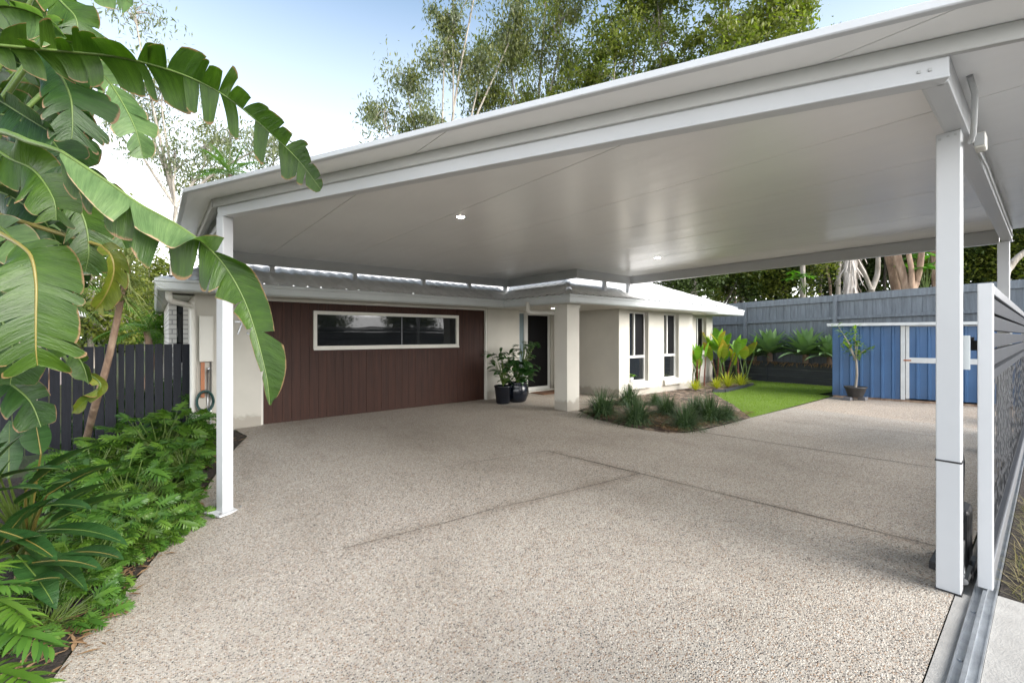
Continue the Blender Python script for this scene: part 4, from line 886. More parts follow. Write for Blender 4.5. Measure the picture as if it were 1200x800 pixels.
# a few stray leaves on the slab
# ------------------------------------------------------------------ torn bird-of-paradise leaves
def spline(P, n):
    P = np.asarray(P, float); k = len(P); t = np.linspace(0, k-1, n); out = []
    for x in t:
        i = min(int(x), k-2); f = x-i; p0, p1, p2, p3 = P[max(i-1, 0)], P[i], P[i+1], P[min(i+2, k-1)]
        out.append(.5*(2*p1+(p2-p0)*f+(2*p0-5*p1+4*p2-p3)*f*f+(3*p1-p0-3*p2+p3)*f**3))
    return np.array(out)
def torn_leaf(parent, mid, W, phi=(.3, .3), droop=(.3, .3), tears=(10, 10), mat='banana', seed=0, skip=(0, 0), stalk=None, sweep=.35, mat2=None, mat3=None, label=None, side=None, rib='stalk', start=.0, ragged=.12):
    """mid: 3D points of the midrib; W: half widths (left, right); phi: tilt of each half out of the screen-side plane; droop per half"""
    r = random.Random(seed); n = 64; C = spline(mid, n); T = np.gradient(C, axis=0); T /= np.linalg.norm(T, axis=1)[:, None]
    ss = np.linspace(0, 1, n); mb = MB(); Wd = W if isinstance(W, tuple) else (W, W)
    seg = np.concatenate([[0], np.cumsum(np.linalg.norm(np.diff(C, axis=0), axis=1))]); Ltot = seg[-1]
    for h in (0, 1):
        cuts = sorted([start]+[min(.985, max(start+.03, (i+r.uniform(-.38, .38))/tears[h])) for i in range(1, tears[h]) if i/tears[h] > start+.03]+[1.0])
        for b in range(len(cuts)-1):
            s0, s1 = cuts[b], cuts[b+1]
            if s1-s0 < .006 or (r.random() < skip[h] and b > 0): continue
            kk = max(5, int((s1-s0)*60)+1); rows = 10; skew = r.uniform(-.14, .14); curl = r.gauss(0, .25); tilt = r.gauss(0, ragged); dr = droop[h]*r.uniform(.55, 1.5); lenf = r.uniform(.82, 1.06); gap = r.uniform(.15, .5); sw = sweep+r.gauss(0, .10); V = []; UV = []
            for j in range(kk):
                f = j/(kk-1); s = s0+(s1-s0)*f; i = s*(n-1); a = min(int(i), n-2); c = C[a]+(C[a+1]-C[a])*(i-a); t = nrm(T[a]+(T[a+1]-T[a])*(i-a))
                view = nrm(c-np.array([0, 0, HC])) if side is None else np.asarray(side, float)
                S = nrm(np.cross(t, view)); N = nrm(np.cross(S, t)); N = N if np.dot(N, view) < 0 else -N
                sg = 1 if h == 0 else -1
                ph = (phi[h](s) if callable(phi[h]) else phi[h])+tilt; d = nrm(sg*S*math.cos(ph)+N*math.sin(ph)); d = nrm(d*math.cos(sw)+t*math.sin(sw))
                cen = (f-.5)*2; w = (Wd[h](s) if callable(Wd[h]) else Wd[h])*lenf*(1-.07*abs(cen)**3+skew*cen)*(math.sin(PI*min(1, s*.93+.05))**.45)*(1 if s < .85 else max(.25, 1-(s-.85)*3.2)); q = c.copy(); st = w/(rows-1)
                for k in range(rows):
                    g = k/(rows-1); cen = (f-.5)*2
                    pinch = -cen*max(0, g-gap)*.11*(s1-s0)*Ltot*1.6
                    V.append(q+t*pinch); UV.append((s*Ltot, g)); q = q+d*st; d = nrm(d+np.array([0, 0, -dr/(rows-1)])+N*curl*g/(rows-1))
            mb.add(V, [(j*rows+k, j*rows+k+1, (j+1)*rows+k+1, (j+1)*rows+k) for j in range(kk-1) for k in range(rows-1)], uv=UV, m=(2 if mat3 and h == 0 and (s0+s1)/2 > .5 else h) if mat2 else 0)
    lf = mb.build('leaf', [M[mat]]+([M[mat2]] if mat2 else [])+([M[mat3]] if mat3 else []), parent, smooth=True)
    if label: lf['label'] = label
    m2 = MB(); pts = C
    rad = np.linspace(.0105, .002, n)
    if stalk is not None: 
        sp = spline(np.concatenate([np.asarray(stalk, float), C[:1]]), 14)[:-1]; pts = np.concatenate([sp, C]); rad = np.concatenate([np.linspace(.024, .011, len(sp)), rad])
    m2.tube(pts, rad, 7, caps=False); m2.build('midrib', M[rib], lf, smooth=True)
    return lf
P3 = lambda L: [at(*q) for q in L]
b1 = at(-95, 700, 3.1); b1[2] = gz(b1[0], b1[1]); crown1 = at(-75, 230, 3.0)
bp = thing('bird_of_paradise_tree', 'giant bird of paradise with huge torn leaves leaning in from the left edge', 'tree', b1)
mb = MB(); mb.tube(spline([b1, (b1+crown1)/2+[.05, .0, .0], crown1], 10), np.linspace(.14, .09, 10), 12); mb.build('trunk', M['bark_brown'], bp, smooth=True)
c1 = crown1
TL = lambda mid, *a, **k: torn_leaf(bp, P3(mid), *a, stalk=k.pop('stalk', [c1]), **k)
# the long leaf arching over the carport fascia
TL([(-15, 52, 2.55), (40, 57, 2.6), (82, 61, 2.65), (139, 67, 2.7), (195, 81, 2.75), (240, 99, 2.8), (277, 122, 2.82), (319, 158, 2.85), (349, 187, 2.85), (376, 222, 2.85)], (.21, .25), phi=(.55, -.35), droop=(.35, 2.0), tears=(22, 17), mat='banana', seed=3, sweep=.38, skip=(0, .12), label='long torn leaf arching across the sky to the carport fascia', ragged=.22)
# the large folded leaf: upper half painted pale for sky light, dark hanging half, tip in front of the garage
TL([(72, 178, 2.35), (100, 196, 2.38), (130, 216, 2.42), (165, 240, 2.47), (205, 262, 2.52), (238, 285, 2.55), (262, 310, 2.55), (283, 345, 2.55), (298, 385, 2.52), (312, 440, 2.5), (316, 474, 2.5)], (lambda s: .24 if s < .5 else .19, lambda s: .36-.29*sstep(.4, .78, s)), phi=(lambda s: 2.35-2.1*sstep(.42, .6, s), .1), droop=(.5, .9), tears=(4, 11), mat='banana_pale', seed=5, sweep=.45, mat2='banana', mat3='banana', stalk=[c1, at(-20, 158, 2.55), at(40, 168, 2.4)], label='large folded leaf with a pale upper half, its tip hanging before the garage wall', ragged=.1)
# the broad leaf hanging face on
TL([(22, 286, 2.45), (36, 300, 2.42), (42, 330, 2.4), (42, 370, 2.38), (42, 408, 2.38), (44, 428, 2.4)], (.24, .24), phi=(.15, .2), droop=(.35, .3), tears=(6, 7), mat='banana', seed=8, sweep=.45, rib='midrib_y', label='broad leaf hanging face on with a yellow midrib and ragged tip', ragged=.06)
TL([(118, 288, 2.9), (130, 300, 2.85), (133, 320, 2.85), (124, 345, 2.85), (112, 362, 2.85)], (.14, .10), phi=(.6, .9), droop=(.8, .5), tears=(5, 3), mat='banana_yellow', seed=9, sweep=.5, rib='midrib_y')
TL([(45, 60, 2.8), (68, 85, 2.78), (82, 112, 2.76), (85, 140, 2.75), (84, 163, 2.75)], (.25, .22), phi=(.1, .3), droop=(.3, .6), tears=(9, 6), mat='banana_dark', seed=10, sweep=.65)
TL([(90, 70, 3.3), (120, 88, 3.3), (140, 115, 3.3), (158, 150, 3.3), (168, 186, 3.3)], (.20, .22), phi=(.2, .3), droop=(.2, .3), tears=(6, 8), mat='banana_pale', seed=12, sweep=.7)
TL([(50, -28, 2.9), (70, 0, 2.9), (88, 20, 2.9), (92, 42, 2.9)], (.20, .2), phi=(.2, .2), droop=(.2, .2), tears=(3, 4), mat='banana', seed=13, sweep=.5)
TL([(95, -20, 3.1), (115, -12, 3.1), (140, -4, 3.1), (156, 6, 3.1)], (.14, .14), phi=(.5, .2), droop=(.1, .1), tears=(3, 4), mat='banana_pale', seed=14, sweep=.5)
TL([(-20, 10, 2.6), (10, 8, 2.6), (38, 15, 2.62), (60, 28, 2.65), (78, 45, 2.68)], (.2, .22), phi=(1.1, .6), droop=(.3, .7), tears=(5, 5), mat='banana_pale', seed=15, sweep=.5)
TL([(-30, 100, 2.8), (0, 118, 2.75), (35, 140, 2.7), (68, 160, 2.7)], (.2, .24), phi=(1.0, .3), droop=(.4, .8), tears=(5, 5), mat='banana_dark', seed=16, sweep=.6)
TL([(-20, 165, 2.7), (10, 185, 2.65), (40, 200, 2.62), (62, 232, 2.6), (66, 258, 2.6)], (.2, .24), phi=(.5, .2), droop=(.5, .8), tears=(4, 6), mat='banana', seed=17, sweep=.6)
TL([(60, 205, 2.9), (85, 232, 2.9), (100, 262, 2.9), (104, 295, 2.9), (100, 318, 2.9)], (.2, .2), phi=(.2, .2), droop=(.3, .4), tears=(7, 6), mat='banana', seed=18, sweep=.7)
TL([(-15, 255, 2.9), (12, 278, 2.85), (25, 310, 2.8), (22, 345, 2.8)], (.18, .16), phi=(.4, .2), droop=(.3, .3), tears=(5, 5), mat='banana_pale', seed=19, sweep=.5)
TL([(58, 395, 3.0), (80, 408, 2.95), (96, 425, 2.95), (104, 450, 2.95)], (.09, .12), phi=(1.0, .5), droop=(.3, .3), tears=(2, 2), mat='banana', seed=20, sweep=.4)
TL([(85, 430, 3.05), (104, 438, 3.0), (118, 452, 3.0), (100, 470, 3.0), (84, 484, 3.0)], (.07, .06), phi=(.7, .3), droop=(.4, .4), tears=(3, 2), mat='banana_yellow', seed=21, sweep=.4)
TL([(-25, 340, 2.7), (0, 372, 2.65), (15, 410, 2.65), (12, 450, 2.65)], (.2, .2), phi=(.3, .3), droop=(.3, .4), tears=(3, 4), mat='banana_dark', seed=22, sweep=.5)
TL([(-20, 430, 2.8), (10, 448, 2.8), (35, 470, 2.8), (48, 500, 2.8)], (.16, .18), phi=(.5, .4), droop=(.4, .4), tears=(2, 3), mat='banana_dark', seed=23, sweep=.5)
b2 = at(-160, 640, 4.0); b2[2] = gz(b2[0], b2[1]); c2 = at(-140, 260, 4.0)
bq = thing('bird_of_paradise_tree', 'second giant bird of paradise filling the shade behind the nearest one at the left edge', 'tree', b2)
mb = MB(); mb.tube([b2, (b2+c2)/2+[.06, 0, 0], c2], [.14, .12, .09], 12); mb.build('trunk', M['bark_brown'], bq, smooth=True)
rr = random.Random(44)
for k in range(58):
    u0 = rr.uniform(-50, 30) if k % 3 else rr.uniform(10, 78); v0 = rr.uniform(-20, 330); Y = rr.uniform(3.3, 4.3); dv = rr.uniform(30, 110); du = rr.uniform(20, 75)
    torn_leaf(bq, P3([(u0-30, v0, Y), (u0, v0+dv*.12, Y), (u0+du*.6, v0+dv*.45, Y), (u0+du, v0+dv, Y)]), (rr.uniform(.2, .3),)*2, phi=(rr.uniform(.1, 1), rr.uniform(-.1, .6)), droop=(.4, .7), tears=(rr.randint(4, 8), rr.randint(4, 8)), mat=rr.choice(['banana', 'banana_dark', 'banana_dark', 'banana_pale']), seed=100+k, stalk=[c2], sweep=rr.uniform(.4, .7))
# ------------------------------------------------------------------ spiky plant on a leaning trunk
pb = ong(94, 545); pb[2] = gz(pb[0], pb[1]); pt = [pb, at(110, 480, 5.2), at(126, 425, 5.0), at(140, 360, 4.9), at(147, 318, 4.8)]
dt = thing('dragon_tree', 'spiky tree with pale strap leaves on a thin leaning trunk before the fence', 'tree', pb)
mb = MB(); mb.tube(spline(pt, 14), np.linspace(.04, .028, 14), 9); mb.build('trunk', M['bark_brown'], dt, smooth=True)
mb = MB()
for k in range(210):
    t_ = random.random(); c = pt[3]+(pt[4]-pt[3])*random.uniform(.1, 1.5); az = random.uniform(0, 6.28); el = random.uniform(-.8, 1.3)
    blade(mb, c, az, el, random.uniform(.35, .62), random.uniform(.018, .03), random.uniform(.5, 1.3), 5, .3, prof=lambda x: 1-x*.9 if x > .15 else .7)
mb.build('leaf_rosette', M['strap'], dt, smooth=True)
# ------------------------------------------------------------------ tufts in the front bed
def make_tuft(seed, h=.44, n=480):
    r = random.Random(seed); mb = MB()
    for i in range(n):
        az = r.uniform(0, 6.28); f = r.random(); el = R(88)-R(62)*f; rr_ = r.uniform(0, .13)
        blade(mb, (rr_*math.cos(az), rr_*math.sin(az), 0), az, el, h*r.uniform(.75, 1.25), r.uniform(.014, .024), 2.3*f+.9, 6, .2, prof=lambda x: 1-.85*x)
    return mb
tp = []
for k in range(3): o = make_tuft(50+k).build('grass_tuft', M['tuft'], smooth=True); tag(o, '', 'grass tuft', 'dark grassy tufts in the front garden bed'); tp.append(o)
tl = [(706, 487, 1.05, 'dark grassy tuft nearest the porch column'), (737, 474, .98, 'grassy tuft close to the wall corner left of the nearest window'), (746, 496, .95, 'grassy tuft below the window with the small pot, second from the slab'),
      (781, 486, .85, 'grassy tuft in the middle of the bed, below the wall between the two windows'), (803, 501, .85, 'grassy tuft at the front point of the bed'), (833, 493, 1.0, 'largest grassy tuft at the lawn end of the bed'), (851, 491, .6, 'small grassy tuft where bed, lawn and driveway meet'), (815, 489, .85, 'grassy tuft tucked behind the largest one'), (768, 474, .55, 'low pale tuft against the white wall')]
for k, (u, v, s, lab) in enumerate(tl):
    p = onz(u, v, .02); o = tp[k] if k < 3 else tp[k % 3].copy()
    if k >= 3: COL.objects.link(o)
    o.location = p; o.rotation_euler = (0, 0, random.uniform(0, 6)); o.scale = (s, s, s); o['label'] = lab
# ------------------------------------------------------------------ lime leaved plants by the far window
def canna(label, u, v, hgt, n, mat, W, L, seed):
    r = random.Random(seed); b = onz(u, v, .03); t = thing('broad_leaf_plant', label, 'plant', b, 'lime leaved plants in the small bed')
    mb = MB(); sb_ = MB()
    for i in range(n):
        az = r.uniform(0, 6.28); lean = r.uniform(.05, .45); h = hgt*r.uniform(.35, .68); a = b+np.array([r.uniform(-.16, .16), r.uniform(-.16, .16), 0]); q = a+np.array([math.cos(az)*lean*h, math.sin(az)*lean*h, h])
        sb_.tube([a, (a+q)/2+[0, 0, .04], q], [.022, .018, .008], 6, m=1 if r.random() < .35 else 0)
        e = r.uniform(.9, 1.45); ln = L*r.uniform(.75, 1.1); blade(mb, q, az+r.uniform(-.3, .3), e, ln, W*r.uniform(.75, 1.1), .75, 8, .25, roll=r.uniform(-.8, .8), m=1 if mat == 1 and r.random() < .22 else (1 if r.random() < .12 else 0))
    mb.build('foliage', [M['canna'], M['canna_or']], t, smooth=True); sb_.build('stems', [M['stalk'], M['red_stem']], t)
canna('lime leaved plant with yellow and orange leaf tips nearest the wall corner', 818, 452, 1.25, 16, 1, .25, .50, 1)
canna('tallest lime leaved plant with broad upright leaves and red stems below the small far window', 846, 448, 1.7, 22, 1, .30, .60, 2)
canna('lime leaved plant leaning over the lawn beside the sleeper wall', 868, 447, 1.3, 9, 1, .28, .58, 3)
for (u, v, lab, s) in [(853, 453, 'yellow bromeliad rosette in front of the red stemmed plant', 1.0), (868, 452, 'yellow bromeliad rosette at the lawn side of the small bed', .9), (840, 455, 'small yellow bromeliad in the middle of the small bed', .7), (815, 457, 'small yellow bromeliad at the wall corner end of the small bed', .7)]:
    b = onz(u, v, .04); mb = MB()
    for i in range(34):
        f = i/34; blade(mb, b, i*2.4, R(80)-R(62)*f, .46*s*random.uniform(.85, 1.1), .05, .7, 5, .3, prof=lambda x: (1-x**3)*.9+.1)
    tag(mb.build('bromeliad', M['brom'], org=b, smooth=True), lab, 'bromeliad', 'yellow bromeliads in the small bed')
mb = MB(); E = [(11.28, 5.55), (11.5, 5.36), (12.3, 5.42), (13.2, 5.5), (13.8, 5.6), (14.12, 6.0)]
for p, q in zip(E[:-1], E[1:]): mb.bar((p[0], p[1], .05), (q[0], q[1], .05), .08, .09)
tag(mb.build('bed_edging', M['sleeper'], org=(12.5, 5.4, 0)), 'dark grey edging between the lawn and the bed of lime leaved plants', 'edging')
# ------------------------------------------------------------------ agaves on the raised bed
def agave(seed, s=1):
    r = random.Random(seed); mb = MB(); n = 44
    for i in range(n):
        f = i/n; az = i*2.4+r.uniform(-.15, .15); el = R(86)-R(78)*f; blade(mb, (.03*math.cos(az), .03*math.sin(az), .30-.12*f), az, el, s*(.42+.30*f)*r.uniform(.9, 1.08), .15*s, .35+.6*f, 7, .28, prof=lambda x: max(.02, (.42+1.6*x if x < .36 else 1-((x-.36)/.64)**1.7)))
    mb.tube([(0, 0, -.02), (0, 0, .3)], [.06, .05], 10, m=1); return mb
ag = []
for k, (u, v, Y, s, lab) in enumerate([(902, 421, 15.3, 1.16, 'grey green agave rosette on the sleeper wall, the one nearest the house'), (944, 423, 14.5, 1.18, 'grey green agave rosette on the sleeper wall, midway between house and blue shed'), (972, 425, 14.0, .95, 'grey green agave partly hidden behind the corner of the blue shed'), (885, 418, 15.8, .7, 'small agave beside the lime leaved plants on the sleeper wall')]):
    o = agave(70+k).build('agave', [M['agave'], M['bark_brown']], smooth=True); p = onz(u, 393+14, .65); r_ = ray(u, v); Yb = (15.60)/r_[0]; p = at(u, v, Yb); o.location = (p[0], p[1], .62); o.scale = (s*1.3,)*3; tag(o, lab, 'agave', 'agaves along the top of the sleeper wall')
# dry brown skirts of old leaves hanging over the sleeper wall
mb = MB()
for k in range(160):
    y = random.choice([random.gauss(5.9, .5), random.gauss(4.5, .5)]); blade(mb, (15.42, y, .66), PI+random.uniform(-.6, .6), random.uniform(-.4, .3), random.uniform(.12, .3), .03, 1.6, 4, .2)
tag(mb.build('dry_leaf_litter', M['dry']), kind='stuff')
# ------------------------------------------------------------------ pots
def pot(name, label, b, prof, mat, cat='pot plant'):
    t = thing(name, label, cat, b); mb = MB(); mb.lathe(b, prof, 28); mb.build('pot', mat, t, smooth=False, bevel=0)
    for o in t.children:
        for p_ in o.data.polygons: p_.use_smooth = len(p_.vertices) == 4
    mb = MB(); mb.lathe(b, [(prof[-1][0]*.96, prof[-1][1]-.03), (.001, prof[-1][1]-.025)], 20); mb.build('soil', M['soil'], t); return t
pA = onz(589.5, 472.5, .012); tA = pot('potted_plant', 'narrow dark pot with upright leafy plant against the cream pillar by the garage front', pA, [(.13, 0), (.15, .02), (.19, .36), (.20, .365), (.20, .395), (.185, .395), (.18, .36)], M['pot_blue'])
pB = onz(606, 470.5, .012); tB = pot('potted_plant', 'round dark blue pot with a tall split leaf plant beside the front door', pB, [(.15, 0), (.2, .03), (.265, .2), (.25, .33), (.21, .42), (.225, .44), (.21, .445), (.19, .42)], M['pot_blue'])
def leafy(t, b, z0, n, hr, spread, Lr, W, seed, mat, lean=(0, 0)):
    r = random.Random(seed); mb = MB(); s = MB(); c = b+np.array([0, 0, z0])
    for i in range(n):
        az = r.uniform(0, 6.28); h = r.uniform(*hr); q = c+np.array([math.cos(az)*spread*r.random()+lean[0]*h, math.sin(az)*spread*r.random()+lean[1]*h, h]); s.tube([c, (c+q)/2+[0, 0, .05], q], [.008, .006, .004], 5, caps=False)
        for k in range(3): blade(mb, q, az+r.uniform(-1, 1), r.uniform(-.4, .7), r.uniform(*Lr), W*r.uniform(.8, 1.2), .9, 5, .2, roll=r.uniform(-.5, .5))
    mb.build('foliage', mat, t, smooth=True); s.build('stems', M['stalk'], t)
leafy(tA, pA, .38, 34, (.12, .75), .34, (.16, .28), .075, 5, M['monstera']); leafy(tB, pB, .42, 26, (.05, .5), .3, (.18, .3), .13, 6, M['monstera'])
S = MB(); MT = Tmpl((lambda b: b)(MB().add([(0, 0, 0), (.1, .11, 0), (.1, 0, .01), (.1, -.11, 0), (.2, .13, -.02), (.2, 0, 0), (.2, -.13, -.02), (.30, .07, -.05), (.33, 0, -.05), (.30, -.07, -.05)], [(0, 2, 1, 0), (0, 3, 2, 0), (1, 2, 5, 4), (2, 3, 6, 5), (4, 5, 8, 7), (5, 6, 9, 8)])))
mb = MB()
for i in range(26):
    q = pB+np.array([.25, -.05, .75])+np.array([random.gauss(0, .17), random.gauss(0, .12), random.uniform(0, .62)]); XT[i % 3].put(mb, q, random.uniform(0, 6.3), random.uniform(-.7, .4), .9, random.uniform(-.5, .5)); S.tube([pB+[0, 0, .42], pB+[.15, -.03, .8], q], [.01, .008, .004], 5, caps=False)
mb.build('split_leaves', [M['monstera'], M['monstera']], tB, smooth=True); S.build('stems', M['stalk'], tB)
pC = np.array([9.02, 6.47, .36]); tC = pot('potted_plant', 'tiny pale pot with a small leafy plant on the sill of the nearest window', pC, [(.04, 0), (.05, .01), (.065, .12), (.058, .12), (.055, .1)], M['shed_white'])
leafy(tC, pC, .1, 8, (.03, .12), .06, (.06, .1), .04, 8, M['canna'])
# potted citrus standing on two pavers before the shed
pD = onz(1002.5, 468.5, .012); br = []
for dx, dy, lab in ((-.17, .06, 'grey paver under the left side of the black bowl pot'), (.17, -.06, 'grey paver under the right side of the black bowl pot')):
    mb = MB(); c = pD+np.array([dx*.775, -dx*.632, 0]); mb.box(c[0]-.12, c[0]+.12, c[1]-.07, c[1]+.07, .012, .082); tag(mb.build('paver', M['brick_grey'], org=c, bevel=.006), lab, 'paver', 'pavers under the bowl pot')
pE = pD+np.array([0, 0, .072]); tD = pot('potted_tree', 'young citrus tree in a black bowl pot on two pavers before the blue shed', pE, [(.13, 0), (.145, .02), (.20, .20), (.215, .205), (.22, .24), (.205, .24), (.19, .21)], M['pot_grey'], 'potted tree')
mb = MB(); sk = [pE+[0, 0, .2], pE+[.03, -.02, .55], pE+[.02, 0, .95]]; mb.tube(spline(sk, 8), np.linspace(.028, .02, 8), 8)
lf = MB(); rC = random.Random(3); br_ = [(-.38, 1.62), (-.22, 1.42), (-.05, 1.5), (.12, 1.28), (.24, 1.12), (-.3, 1.25), (.08, 1.0), (.05, 1.6)]
for dx, z in br_:
    q = pE+np.array([dx*.775+rC.uniform(-.06, .06), -dx*.632+rC.uniform(-.06, .06), z]); st = sk[2]+[0, 0, rC.uniform(-.15, 0)]; mb.tube(spline([st, (st+q)/2+[0, 0, .06], q], 6), np.linspace(.013, .004, 6), 6)
    for k in range(24):
        f = rC.uniform(.35, 1.05); w = st+(q-st)*f+np.array([rC.gauss(0, .03), rC.gauss(0, .03), rC.gauss(0, .03)]); blade(lf, w, rC.uniform(0, 6.3), rC.uniform(-.5, .8), rC.uniform(.08, .15), .05, .4, 3, .2)
mb.build('trunk', M['bark_gum'], tD, smooth=True); lf.build('foliage', M['citrus'], tD, smooth=True)
# ------------------------------------------------------------------ lawn blades and the dry grass by the gate
def inpoly(x, y, P):
    c = False; n = len(P)
    for i in range(n):
        (x0, y0), (x1, y1) = P[i], P[(i+1) % n]
        if (y0 > y) != (y1 > y) and x < (x1-x0)*(y-y0)/(y1-y0)+x0: c = not c
    return c
def scatter(name, poly, n, h, w, mat, dz=.02, bend=.6):
    P = np.array(poly); lo, hi = P.min(0), P.max(0); mb = MB(); V = []; Q = []; k = 0
    while k < n:
        x, y = random.uniform(lo[0], hi[0]), random.uniform(lo[1], hi[1])
        if not inpoly(x, y, poly): continue
        a = random.uniform(0, 6.28); l = h*random.uniform(.5, 1.3); z = gz(x, y)+dz; dx, dy = math.cos(a), math.sin(a); b = bend*random.uniform(.2, 1.6)
        V += [(x-dy*w, y+dx*w, z), (x+dy*w, y-dx*w, z), (x+dx*l*b*.5+dy*w*.6, y+dy*l*b*.5-dx*w*.6, z+l*.6), (x+dx*l*b, y+dy*l*b, z+l*(1-.3*b))]; Q.append((4*k, 4*k+1, 4*k+2, 4*k+3)); k += 1
    mb.add(V, Q); return tag(mb.build(name, mat), kind='stuff')
scatter('grass', lawn_poly, 30000, .022, .004, M['grass'])
mb = MB()
for k in range(900):
    x = random.uniform(3.78, 6.0); y = .14-abs(random.gauss(0, .28)); blade(mb, (x, y, .0), random.uniform(0, 6.28), random.uniform(.1, 1.1), random.uniform(.08, .24), .006, 1.5, 4, .2, prof=lambda t: 1-.8*t)
tag(mb.build('dry_grass', M['grass_dry']), kind='stuff')
scatter('verge_grass', [(4.2, -5), (20, -5), (20, -2.2), (4.2, -2.2)], 3000, .09, .006, M['grass_dry'], -.02, .8)
# ================================================================== TREES
def crown(mb, lobes, ncl, per, lsz, lw, seed, droop=.6, csz=.35, m=0, zst=.8):
    """leaf sized faces gathered in clumps through ellipsoid lobes; returns the clump centres"""
    g = np.random.default_rng(seed); tot = sum(l[1][0]*l[1][1]+l[1][1]*l[1][2] for l in lobes); C = []
    for c, rad in lobes:
        k = max(3, int(ncl*(rad[0]*rad[1]+rad[1]*rad[2])/tot)); d = g.normal(size=(k, 3)); d /= np.linalg.norm(d, axis=1)[:, None]
        C.append(np.array(c)+d*np.array(rad)*(g.random((k, 1))**.45))
    C = np.concatenate(C); N = len(C)*per
    cs = csz*g.uniform(.6, 1.4, (len(C), 1)); ctr = np.repeat(C, per, 0)+g.normal(size=(N, 3))*np.repeat(cs, per, 0)*np.array([1, 1, zst])
    az = g.uniform(0, 2*PI, N); el = g.normal(-droop, .5, N); L = lsz*g.uniform(.6, 1.35, N); W = L*lw*g.uniform(.8, 1.2, N)
    d = np.stack([np.cos(el)*np.cos(az), np.cos(el)*np.sin(az), np.sin(el)], 1); s = np.stack([-np.sin(az), np.cos(az), np.zeros(N)], 1); rl = g.uniform(-1.2, 1.2, N)[:, None]
    n = np.cross(d, s); s = s*np.cos(rl)+n*np.sin(rl)
    a = ctr-d*L[:, None]*.5; b = ctr+d*L[:, None]*.5; mid = ctr-d*L[:, None]*.08
    V = np.stack([a, mid+s*W[:, None]*.5, b, mid-s*W[:, None]*.5], 1).reshape(-1, 3)
    mb.add(V, np.arange(4*N).reshape(-1, 4), m=m, uv=np.tile([(0, 0), (0, .5), (0, .9), (0, .5)], (N, 1))); return C
def tree(name, label, base, lobes, ncl, per, lsz, lw, mats, seed, trunk_r=.25, group=None, droop=.6, csz=.35, bark_m='bark_gum', fork=.45, twig=1.0, multi=1, zst=.8):
    base = np.array(base, float); t = thing(name, label, 'tree', base, group); r = random.Random(seed)
    mb = MB(); C = crown(mb, lobes, ncl, per, lsz, lw, seed, droop, csz, zst=zst)
    if len(mats) > 1:
        f, _ = mb.q[0]; g = np.random.default_rng(seed+5); cl = np.repeat(g.random(len(C)), per); mb.q = [(f[cl < .6], 0), (f[cl >= .6], 1)]
    mb.build('crown', [M[k] for k in mats], t)
    w = MB(); top = np.mean([l[0] for l in lobes], 0); forkp = base+(top-base)*fork+np.array([r.uniform(-.3, .3), r.uniform(-.3, .3), 0])
    for k in range(multi):
        off = np.array([r.uniform(-.5, .5), r.uniform(-.5, .5), 0])*(multi > 1); w.tube(spline([base+off*.3, base+(forkp-base)*.5+off*.6+np.array([r.uniform(-.15, .15), r.uniform(-.15, .15), 0]), forkp+off], 8), np.linspace(trunk_r, trunk_r*.65, 8), 9)
    for c, rad in lobes:
        c = np.array(c); lo_ = c-np.array([0, 0, rad[2]*.5]); w.tube(spline([forkp, (forkp+lo_)/2+np.array([r.uniform(-.4, .4), r.uniform(-.4, .4), .4]), lo_, c+np.array([0, 0, rad[2]*.5])], 9), np.linspace(trunk_r*.55, trunk_r*.1, 9), 7)
        near = C[np.linalg.norm((C-c)/np.array(rad), axis=1) < 1.05]
        for q in near[::max(1, int(len(near)/(16*twig)))]:
            s0 = lo_+(c+np.array([0, 0, rad[2]*.5])-lo_)*r.random(); w.tube(spline([s0, (s0+q)/2+np.array([0, 0, .25]), q], 5), np.linspace(trunk_r*.2, trunk_r*.05, 5), 5, caps=False)
    w.build('trunk', M[bark_m], t, smooth=True); return t
def LB(L): return [(at(u, v, Y), (ru*Y/FPX, rd, rv*Y/FPX)) for u, v, Y, ru, rv, rd in L]
def foot(u, Y, z=0): p = at(u, V0, Y); return np.array([p[0], p[1], z])
G1 = 'gum trees rising behind the carport'
tree('gum_tree', 'loose olive gum tree with drooping leaf clumps, leftmost above the carport roof', foot(520, 24), LB([(452, 138, 24, 26, 24, 1.2), (478, 102, 24, 22, 26, 1.2), (530, 20, 24, 28, 45, 1.5), (520, 70, 24, 22, 26, 1.2), (560, -50, 24, 40, 45, 2), (560, 85, 25, 30, 34, 1.4), (500, 145, 24, 34, 22, 1.3), (600, 20, 25, 30, 40, 1.6)]), 80, 250, .25, .28, ['euc', 'euc_grey'], 1, .15, G1, .9, .34, zst=1.3)
tree('gum_tree', 'tall olive gum tree with pale limbs above the middle of the carport roof', foot(620, 27), LB([(600, 70, 27, 42, 45, 2), (655, 40, 27, 34, 45, 2), (640, -40, 27, 60, 60, 3), (600, 125, 27, 40, 26, 1.6), (670, 95, 27, 30, 30, 1.6), (560, 120, 27, 26, 24, 1.6)]), 100, 260, .27, .28, ['euc', 'light_leaf'], 2, .2, G1, .9, .38, zst=1.3)
tree('gum_tree', 'dense greener gum tree right of the middle above the carport roof', foot(745, 25), LB([(720, 55, 25, 36, 48, 2), (775, 40, 25, 46, 55, 2), (750, -30, 25, 65, 55, 3), (700, 100, 25, 34, 26, 1.6), (790, 85, 25, 34, 24, 1.6), (660, 120, 25, 28, 20, 1.4)]), 135, 165, .26, .36, ['euc_green', 'light_leaf'], 3, .2, G1, .6, .36)
